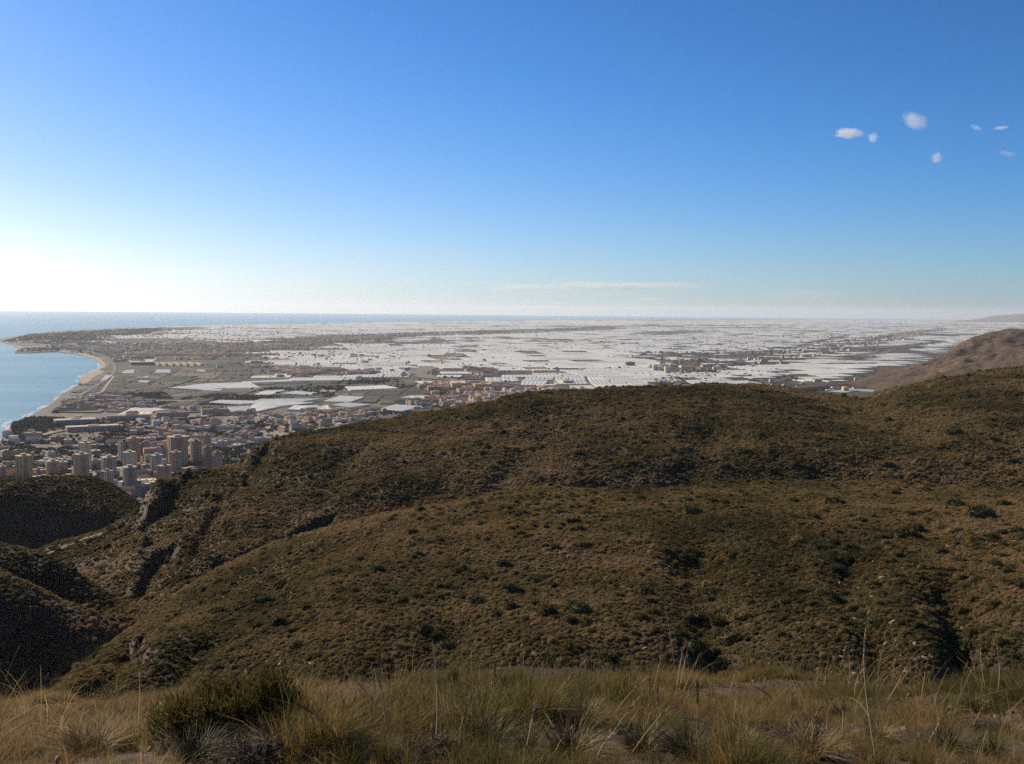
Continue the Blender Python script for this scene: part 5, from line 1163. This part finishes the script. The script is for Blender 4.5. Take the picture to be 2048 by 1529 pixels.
scatter_obj('fine_grass_stalks', proto_collection('fine_stalks', FS), p, np.stack([rng.normal(0, 0.16, n_), rng.normal(0, 0.16, n_), rng.uniform(0, 6.28, n_)], 1), s_[:, None] * np.ones(3), rng.integers(0, 5, n_), rng.uniform(0.75, 1.1, n_), 'thin dry stems rising out of the grass')
# short litter of dry bits and pebbles
def wf2(c, nn, px, py):
    d = np.hypot(c[..., 0], c[..., 1]); return (d > 2.5) * (d < 15)
p, nn = sample_grid(LEDGE, 2600, wf2, (-300, 2350)); n_ = len(p); s_ = 0.018 * np.clip(np.exp(rng.normal(0, 0.6, n_)), 0.3, 1.9)
scatter_obj('pebbles', RC_, p, rng.uniform(0, 6.28, (n_, 3)), s_[:, None] * np.ones(3), rng.integers(0, 5, n_), np.zeros(n_), 'small pebbles among the grass')

# big coarse tussocks standing out of the grass
BT = []
for sd_ in range(5):
    V, Fs, C = tuft(40 + sd_, n_=520, h=0.34, spread=0.13, lean=0.9, wd=0.0036); BT.append(mesh('tussock', V, Fs, [simple('tussock_blade', (0.15, 0.115, 0.04), 0.7, 0.55, 9), simple('straw_tussock_blade', (0.24, 0.165, 0.07), 0.7, 0.5, 9), simple('dark_tussock_blade', (0.085, 0.075, 0.03), 0.7, 0.5, 9)][sd_ % 3]))
TS = [(120, 1440), (230, 1425), (300, 1462), (560, 1440), (610, 1420), (700, 1432), (745, 1470), (800, 1415), (905, 1455), (950, 1420), (980, 1490), (1060, 1500), (1110, 1425), (1160, 1455), (1205, 1425), (1285, 1500), (1345, 1425), (1380, 1512), (1440, 1440), (1480, 1490), (1520, 1420), (1600, 1432), (1690, 1440), (1700, 1490), (1760, 1480), (1800, 1440), (1860, 1460), (1900, 1500), (1950, 1420), (2010, 1470), (40, 1500), (180, 1512), (390, 1520), (560, 1510), (760, 1512), (1140, 1512), (1620, 1512), (1990, 1516), (1240, 1400), (1430, 1395)]
ln_ = [(470, 1440, 'the broom shrub'), (865, 1480, 'the grey-brown cushion bush'), (1022, 1441, 'the white stone'), (1250, 1452, 'the dark round cushion'), (1535, 1472, 'the wide brown cushion'), (1745, 1450, 'the tallest stalk'), (1960, 1450, 'the pale twiggy cushion'), (110, 1480, 'the dark brown cushion'), (660, 1459, 'the flat tan stone')]
tl = pic_labels([(x, y, ['olive', 'straw', 'dark green', 'olive', 'straw'][i % 5] + ' grass tussock') for i, (x, y) in enumerate(TS)], ln_, ('behind', 'in front of'))
for i, ((x, y), lb) in enumerate(zip(TS, tl)):
    b_ = lhit(x, y)
    if b_ is None: continue
    o = obj('grass_tussock', BT[i % 5], loc=b_ + np.array([0, 0, -0.01])); s_ = random.uniform(0.38, 0.66) * (0.55 if np.hypot(*b_[:2]) > 9 else 0.65); o.scale = (s_ * 1.2, s_ * 1.2, s_); o.rotation_euler = (0, 0, random.uniform(0, 6.28)); tag(o, lb, 'grass tussock', 'coarse tussocks on the shoulder')
# dry cushion bushes
def cushion(seed, n_=2400, L=0.36):
    g = np.random.default_rng(seed); V = []; Fs = []
    for i in range(n_):
        th = g.uniform(0, 2 * math.pi); ph = math.acos(g.uniform(0.0, 1)); n2 = np.array([math.sin(ph) * math.cos(th), math.sin(ph) * math.sin(th), math.cos(ph) * 0.8])
        a_ = n2 * g.uniform(0.1, 0.75) + g.normal(0, 0.05, 3); d = n2 + g.normal(0, 0.55, 3); d /= np.linalg.norm(d); b_ = a_ + d * L * g.uniform(0.35, 0.8); mid = (a_ + b_) / 2 + g.normal(0, 0.035, 3)
        a_[2] = max(a_[2], 0); s2 = np.cross(d, g.normal(0, 1, 3)); s2 /= np.linalg.norm(s2); w_ = 0.0055 * g.uniform(0.7, 1.5); b = len(V)
        V += [a_ - s2 * w_, a_ + s2 * w_, mid + s2 * w_ * 0.8, mid - s2 * w_ * 0.8, b_]; Fs += [(b, b + 1, b + 2, b + 3), (b + 3, b + 2, b + 4)]
    return np.array(V), Fs
def lump(seed):
    V, Fs = rock(seed, 3, 1.0); V = V / np.array([1.2, 0.9, 1.0]) * 0.62; V[:, 2] = np.maximum(V[:, 2] * 0.9, -0.1)
    V *= (1 + 0.12 * vn(V[:, 0] * 6 + seed, V[:, 1] * 6 + V[:, 2] * 5, seed))[:, None]; return V, Fs
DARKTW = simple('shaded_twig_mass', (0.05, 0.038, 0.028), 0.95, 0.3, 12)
CUM = []
for sd_ in range(4):
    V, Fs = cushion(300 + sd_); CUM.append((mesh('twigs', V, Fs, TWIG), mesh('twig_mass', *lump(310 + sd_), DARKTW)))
CU = [(865, 1500, 190, 'wide grey-brown'), (640, 1492, 130, 'grey-green'), (500, 1506, 200, 'low grey'), (1250, 1452, 84, 'dark round'), (1330, 1478, 110, 'brown shaggy'), (1400, 1470, 90, 'grey shaggy'), (1535, 1472, 120, 'wide dark brown'), (1640, 1470, 110, 'dense brown'), (1772, 1420, 70, 'small brown'),
      (1010, 1436, 70, 'pale grey'), (110, 1480, 110, 'dark brown'), (60, 1462, 80, 'small dark'), (330, 1500, 60, 'narrow dark green'), (1620, 1440, 70, 'grey-green'), (1960, 1450, 90, 'pale twiggy')]
for i, (x, y, w_, ds) in enumerate(CU):
    b_ = lhit(x, y + w_ * 0.12)
    if b_ is None: continue
    D = np.linalg.norm(b_ - np.array([0, 0, CAM_Z])); r_ = w_ / F * D / 2; e = empty('cushion_bush', b_, random.uniform(0, 6)); s_ = r_ * 0.95
    for nm, me in zip(('twigs', 'inner_mass'), CUM[i % 4]):
        c_ = obj(nm, me, e); c_.scale = (s_ * 1.05, s_, s_ * 0.85)
        if nm == 'twigs': c_['kind'] = 'stuff'
    tag(e, ds + ' dry cushion bush ' + ('at the bottom edge' if y > 1485 else 'in the middle of the grass' if y > 1445 else 'near the grassy brow') + (', seaward side' if x < 700 else ', centre' if x < 1200 else ', inland side' if x < 1560 else ', far inland side'), 'dry bush', 'dry cushion bushes in the grass')
# dark broom shrub
def tube(pts, rads, k=5):
    V = []; Fs = []; pts = [np.array(p, float) for p in pts]
    for i, p in enumerate(pts):
        d = pts[min(i + 1, len(pts) - 1)] - pts[max(i - 1, 0)]; d /= np.linalg.norm(d) + 1e-9; u = np.cross(d, [0.31, 0.9, 0.2]); u /= np.linalg.norm(u); v = np.cross(d, u)
        V += [p + rads[i] * (math.cos(t) * u + math.sin(t) * v) for t in np.arange(k) / k * 2 * math.pi]
    for i in range(len(pts) - 1):
        for j in range(k): Fs.append((i * k + j, i * k + (j + 1) % k, (i + 1) * k + (j + 1) % k, (i + 1) * k + j))
    return V, Fs
def broom(px, pb, pt, wpx, label, seed, nbr=17, nn_=3600):
    g = np.random.default_rng(seed); b_ = lhit(px, pb); D = np.linalg.norm(b_ - np.array([0, 0, CAM_Z])); W = wpx / F * D; Hh = (pb - pt) / F * D / 0.95
    e = empty('broom_shrub', b_); tips = []
    for i in range(nbr):
        a_ = 2.4 * i + g.normal(0, 0.3); rr_ = W * 0.42 * math.sqrt(g.uniform(0.1, 1)); end = np.array([rr_ * math.cos(a_), rr_ * math.sin(a_) * 0.8, Hh * g.uniform(0.72, 0.92) * (1 - 0.55 * (rr_ / (W * 0.42)) ** 2)]); P_ = [np.array([g.normal(0, .05), g.normal(0, .05), -0.03])]
        for t in (0.3, 0.55, 0.8, 1.0): P_.append(end * np.array([t ** 1.2, t ** 1.2, t ** 0.8]) + g.normal(0, 0.025, 3))
        obj('branch', mesh('branch', *tube(P_, [0.014, 0.011, 0.009, 0.006, 0.003]), BARK), e)
        tips += [P_[3], P_[4], (P_[3] + P_[4]) / 2, P_[2] * 0.4 + P_[3] * 0.6]
    V = []; Fs = []
    for i in range(nn_):
        t = tips[g.integers(len(tips))]; c = t + g.normal(0, 1, 3) * np.array([W * 0.045, W * 0.045, Hh * 0.08]); c[2] = max(c[2], 0.06); d = g.normal(0, 0.5, 3) + np.array([0, 0, 0.9]) + (c - np.array([0, 0, Hh * 0.3])) * 0.8; d /= np.linalg.norm(d)
        s2 = np.cross(d, g.normal(0, 1, 3)); s2 /= np.linalg.norm(s2); w_ = 0.0042; L = g.uniform(0.03, 0.08); b = len(V); V += [c - s2 * w_, c + s2 * w_, c + d * L]; Fs.append((b, b + 1, b + 2))
    obj('foliage', mesh('foliage', V, Fs, LEAFD, attrs=shade_attr(g.uniform(0.6, 1.4, len(Fs)))), e)['kind'] = 'stuff'
    return tag(e, label, 'shrub')
broom(470, 1484, 1374, 330, 'dark olive broom shrub with bare crooked branches rising above the grass', 401, nn_=5600, nbr=22)
broom(385, 1490, 1400, 90, 'low side clump of dark broom beside the big broom shrub', 402, nbr=5, nn_=1800)
broom(905, 1400, 1352, 110, 'small olive broom clump on the grassy brow', 403, nbr=5, nn_=1600)
# dry stalks: top and foot read off the photograph, built at the distance of their foot
ST = [(866, 1293, 870, 1510, 2), (886, 1327, 905, 1490, 1), (910, 1335, 888, 1430, 1), (963, 1306, 953, 1400, 1), (939, 1334, 925, 1400, 1), (990, 1341, 985, 1400, 0), (1021, 1356, 988, 1443, 1), (1055, 1376, 1026, 1430, 1), (1166, 1327, 1079, 1426, 1), (755, 1347, 775, 1490, 1), (843, 1351, 830, 1440, 1), (943, 1395, 915, 1500, 1), (1069, 1412, 1048, 1522, 2),
      (1067, 1421, 1095, 1452, 2), (1197, 1375, 1213, 1430, 1), (1294, 1358, 1213, 1455, 1), (1271, 1405, 1218, 1478, 1), (1291, 1412, 1250, 1466, 1), (1305, 1323, 1310, 1482, 0), (1315, 1382, 1311, 1488, 1), (1356, 1402, 1260, 1512, 1), (1395, 1371, 1391, 1490, 0), (1378, 1291, 1359, 1380, 2), (1398, 1313, 1366, 1385, 1), (703, 1460, 734, 1514, 2), (870, 1432, 869, 1524, 1),
      (1736, 1231, 1753, 1526, 1), (1368, 1293, 1353, 1380, 2), (1481, 1323, 1457, 1395, 1), (1512, 1375, 1567, 1444, 2), (1396, 1371, 1392, 1490, 0), (1596, 1371, 1580, 1432, 1), (1654, 1402, 1654, 1458, 1), (1687, 1405, 1685, 1472, 1), (1802, 1323, 1768, 1412, 1), (1857, 1316, 1843, 1400, 1), (1994, 1293, 1992, 1400, 1), (1987, 1334, 2052, 1392, 2), (1368, 1436, 1478, 1500, 2), (1471, 1447, 1513, 1496, 2),
      (1970, 1409, 1942, 1462, 1), (1727, 1341, 1710, 1400, 1), (1932, 1334, 1925, 1400, 0), (2008, 1370, 2062, 1456, 0), (215, 1387, 200, 1412, 1), (359, 1414, 290, 1445, 1), (352, 1392, 292, 1444, 1), (487, 1363, 475, 1420, 1), (513, 1394, 523, 1430, 2), (472, 1452, 513, 1488, 2), (440, 1444, 492, 1462, 1), (598, 1411, 700, 1512, 0), (687, 1404, 697, 1470, 1), (595, 1479, 618, 1527, 1), (184, 1482, 164, 1512, 1),
      (215, 1480, 222, 1504, 2), (1110, 1330, 1106, 1400, 1), (1133, 1345, 1126, 1400, 0), (1140, 1460, 1105, 1520, 1), (1226, 1470, 1192, 1522, 2), (1266, 1290, 1262, 1390, 0), (1325, 1300, 1305, 1390, 1), (1430, 1480, 1425, 1527, 2), (1585, 1432, 1576, 1480, 1), (1640, 1420, 1600, 1500, 1), (1895, 1420, 1850, 1500, 1), (1905, 1430, 1952, 1470, 2), (655, 1398, 640, 1460, 1), (728, 1400, 736, 1452, 0), (560, 1372, 552, 1430, 1), (810, 1380, 800, 1450, 0), (1530, 1360, 1524, 1420, 1)]
STM = [STRAW_D, STRAW, STRAW_P]; words = ['dark brown', 'straw-coloured', 'bleached']
order = sorted(range(len(ST)), key=lambda i: ST[i][2]); cnt = {}
for i in order:
    tx, ty, bx, by, mi = ST[i]
    b_ = lhit(bx, by)
    if b_ is None: continue
    D = math.hypot(b_[0], b_[1]); d = ray(tx, ty); k_ = D / math.hypot(d[0], d[1]); top = np.array([d[0] * k_, d[1] * k_, CAM_Z + d[2] * k_]) - b_
    L = np.linalg.norm(top); ln = 'leaning seaward' if tx < bx - 12 else 'leaning inland' if tx > bx + 12 else 'upright'; hz = 'tall' if by - ty > 110 else 'short' if by - ty < 60 else 'mid-height'
    e = empty('grass_stalk', b_); g = np.random.default_rng(500 + i); side = np.array([g.normal(0, 1), g.normal(0, 1), 0]) * 0.045 * L; P_ = []
    for t in np.linspace(0, 1, 9): P_.append(top * t + side * math.sin(t * math.pi) + np.array([0, 0, 0.10 * L * math.sin(t * math.pi) * (abs(tx - bx) > 12)]))
    r0 = 0.0040 * (D / 6) ** 0.6
    obj('stem', mesh('stem', *tube(P_, [r0 * (1 - 0.45 * j / 8) for j in range(9)], 4), STM[mi]), e)
    # feathery head over the upper part of the stem
    V = []; Fs = []; hd = 0.5 if i % 3 else 0.35
    for q in range(95 if hz != 'short' else 55):
        t = 1 - hd * g.uniform(0, 1) ** 1.1; j = min(7, int(t * 8)); f = t * 8 - j; c = P_[j] * (1 - f) + P_[j + 1] * f; ax = P_[j + 1] - P_[j]; ax /= np.linalg.norm(ax)
        dd = ax * 2.6 + g.normal(0, 0.42, 3); dd /= np.linalg.norm(dd); s2 = np.cross(dd, g.normal(0, 1, 3)); s2 /= np.linalg.norm(s2); ll = g.uniform(0.022, 0.055) * (D / 6) ** 0.5; w_ = r0 * 0.4; b = len(V)
        V += [c - s2 * w_, c + s2 * w_, c + dd * ll]; Fs.append((b, b + 1, b + 2))
    o = obj('seed_head', mesh('seed_head', V, Fs, STM[mi]), e); o['kind'] = 'stuff'
    band = 'by the broom shrub' if bx < 560 else 'past the broom shrub' if bx < 800 else 'at the grey-brown cushion' if bx < 1000 else 'by the white stone' if bx < 1180 else 'at the brown cushions' if bx < 1420 else 'at the wide brown bush' if bx < 1680 else 'near the tallest stalk' if bx < 1820 else 'at the inland end'
    key = (hz, words[mi], ln, band); cnt[key] = cnt.get(key, 0) + 1
    lb = (['', 'second ', 'third ', 'fourth ', 'fifth ', 'sixth ', 'seventh '][cnt[key] - 1] + f'{hz} {words[mi]} grass stalk {ln} {band}')
    if ty < 1240: lb = 'the tallest straw-coloured grass stalk, rising high in front of the stony slope'
    tag(e, lb, 'grass stalk', 'dry grass stalks on the shoulder')
# stones in the grass
for i, (x, y, w_, lb) in enumerate([(1022, 1441, 18, 'white stone on the bare patch in the middle of the grass'), (660, 1459, 50, 'flat tan stone slab near the bare soil'), (1190, 1485, 14, 'small white stone beside the brown cushion bush'), (806, 1526, 20, 'pale broken stone at the bottom edge'), (1702, 1503, 24, 'yellowish stone low in the grass'), (1210, 1518, 22, 'angular pale stone on the bare ground'),
                                    (865, 1527, 16, 'tan stone under the grey-brown cushion'), (384, 1475, 20, 'small flat stone under the broom shrub'), (1085, 1452, 30, 'tan stone slab on the bare patch'), (1560, 1505, 20, 'pale lump of stone below the wide brown bush'), (330, 1506, 14, 'small orange stone by the dark green tuft'), (980, 1445, 14, 'small grey stone beside the white one')]):
    b_ = lhit(x, y)
    if b_ is None: continue
    D = np.linalg.norm(b_ - np.array([0, 0, CAM_Z])); r_ = w_ / F * D / 2; V, Fs = rock(600 + i, 2, 0.5); o = obj('stone', mesh('stone', V * r_, Fs, STONE), loc=b_ + np.array([0, 0, r_ * 0.22])); o.rotation_euler = (0, 0, random.uniform(0, 6)); tag(o, lb, 'stone', 'loose stones in the grass')

# ------------------------------------------------------------------ clouds (small vapour volumes high above the plain)
def cloud_mat(dens, seed, sx=1.0, thr=0.46):
    m_ = bpy.data.materials.new('cloud_vapour'); m_.use_nodes = True; t = m_.node_tree; t.nodes.remove(t.nodes['Principled BSDF'])
    tc = t.nodes.new('ShaderNodeTexCoord'); mp = t.nodes.new('ShaderNodeMapping'); mp.inputs['Location'].default_value = (seed * 3.1, seed * 1.7, seed); mp.inputs['Scale'].default_value = (1.25 * sx, 1.25, 1.25)
    n = t.nodes.new('ShaderNodeTexNoise'); n.inputs['Scale'].default_value = 2.0; n.inputs['Detail'].default_value = 7; n.inputs['Roughness'].default_value = 0.7
    ln = t.nodes.new('ShaderNodeVectorMath'); ln.operation = 'LENGTH'; r1 = t.nodes.new('ShaderNodeMapRange'); r1.inputs['From Min'].default_value = 0.15; r1.inputs['From Max'].default_value = 1.0; r1.inputs['To Min'].default_value = 0.32; r1.inputs['To Max'].default_value = -0.35
    ad = t.nodes.new('ShaderNodeMath'); ad.operation = 'ADD'; r2 = t.nodes.new('ShaderNodeMapRange'); r2.inputs['From Min'].default_value = thr; r2.inputs['From Max'].default_value = thr + 0.20; r2.inputs['To Max'].default_value = dens
    pv = t.nodes.new('ShaderNodeVolumePrincipled'); pv.inputs['Color'].default_value = (0.97, 0.97, 0.97, 1); pv.inputs['Anisotropy'].default_value = 0.35
    l = t.links.new; l(tc.outputs['Object'], mp.inputs[0]); l(mp.outputs[0], n.inputs[0]); l(tc.outputs['Object'], ln.inputs[0]); l(ln.outputs['Value'], r1.inputs[0]); l(n.outputs['Fac'], ad.inputs[0]); l(r1.outputs[0], ad.inputs[1]); l(ad.outputs[0], r2.inputs[0]); l(r2.outputs[0], pv.inputs['Density']); l(pv.outputs[0], t.nodes['Material Output'].inputs['Volume'])
    return m_
def cloud(px, py, w_, h_, dist, k, label, seed, tilt=0, sx=1.0, thr=0.46):
    d = ray(px, py); c = d * dist + np.array([0, 0, CAM_Z]); W = w_ / F * dist / 2 * 1.25; Hh = h_ / F * dist / 2 * 1.35
    bm = bmesh.new(); bmesh.ops.create_icosphere(bm, subdivisions=3, radius=1.0); me = bpy.data.meshes.new('cloud'); bm.to_mesh(me); bm.free(); me.materials.append(cloud_mat(k / Hh, seed, sx, thr))
    o = obj('cloud', me, loc=c); o.scale = (W, max(Hh * 1.3, min(W * 0.6, Hh * 2.0)), Hh); o.rotation_euler = (0, R(tilt), -math.atan2(d[0], d[1]))
    return tag(o, label, 'cloud', 'small clouds in the clear sky')
cloud(1698, 267, 70, 24, 17000, 1.0, 'brightest white cloud, a flat lens shape with a small tail', 1, 3)
cloud(1746, 276, 26, 24, 17200, 0.5, 'faint wisp trailing behind the brightest cloud', 2, 20)
cloud(1830, 242, 66, 36, 17500, 0.6, 'ragged white cloud, highest of the small clouds', 3, 22)
cloud(1873, 316, 30, 27, 16500, 0.4, 'small roundish wisp below the ragged cloud', 4, -35)
cloud(1953, 256, 30, 12, 18000, 0.3, 'thin faint wisp beyond the ragged cloud', 5, 25)
cloud(2003, 256, 36, 8, 18000, 0.4, 'flat faint streak nearest the picture edge', 6)
cloud(2015, 308, 44, 12, 17000, 0.25, 'barely visible wisp under the flat streak', 7, 12)
for a_ in ((1045, 576, 130, 12, 0.7, 'short cloud streak at the start of the bank over the horizon', 8), (1195, 573, 250, 15, 0.9, 'longest bright cloud bank low over the horizon', 9), (1320, 573, 210, 12, 0.7, 'fading end of the cloud bank low over the horizon', 10),
           (1303, 600, 60, 6, 0.9, 'tiny cloud streak beneath the bank', 11), (1620, 592, 180, 22, 0.25, 'broad faint cloud veil over the horizon', 12), (1060, 578, 220, 8, 0.3, 'thin veil under the short cloud streak', 13)):
    cloud(a_[0], a_[1], a_[2] * 1.25, a_[3] * 1.5, 90000, a_[4] * 0.45, a_[5], a_[6], sx=2.2, thr=0.41)

# ------------------------------------------------------------------ haze
a = bpy.data.materials.new('haze_air'); a.use_nodes = True
t = a.node_tree; t.nodes.remove(t.nodes['Principled BSDF'])
pv = t.nodes.new('ShaderNodeVolumePrincipled'); pv.inputs['Color'].default_value = (0.90, 0.94, 1.0, 1)
pv.inputs['Density'].default_value = 1.5e-5; pv.inputs['Anisotropy'].default_value = 0.3
t.links.new(pv.outputs[0], t.nodes['Material Output'].inputs['Volume'])
zt = 520; zb = -3; H = 63000
V = [(x, y, z) for z in (zb, zt) for x, y in ((-H, -H), (H, -H), (H, H), (-H, H))]
Fs = [(3, 2, 1, 0), (4, 5, 6, 7), (0, 1, 5, 4), (1, 2, 6, 5), (2, 3, 7, 6), (3, 0, 4, 7)]
tag(obj('haze', mesh('haze', V, Fs, a)), 'thin blue haze over plain and sea', kind='stuff')
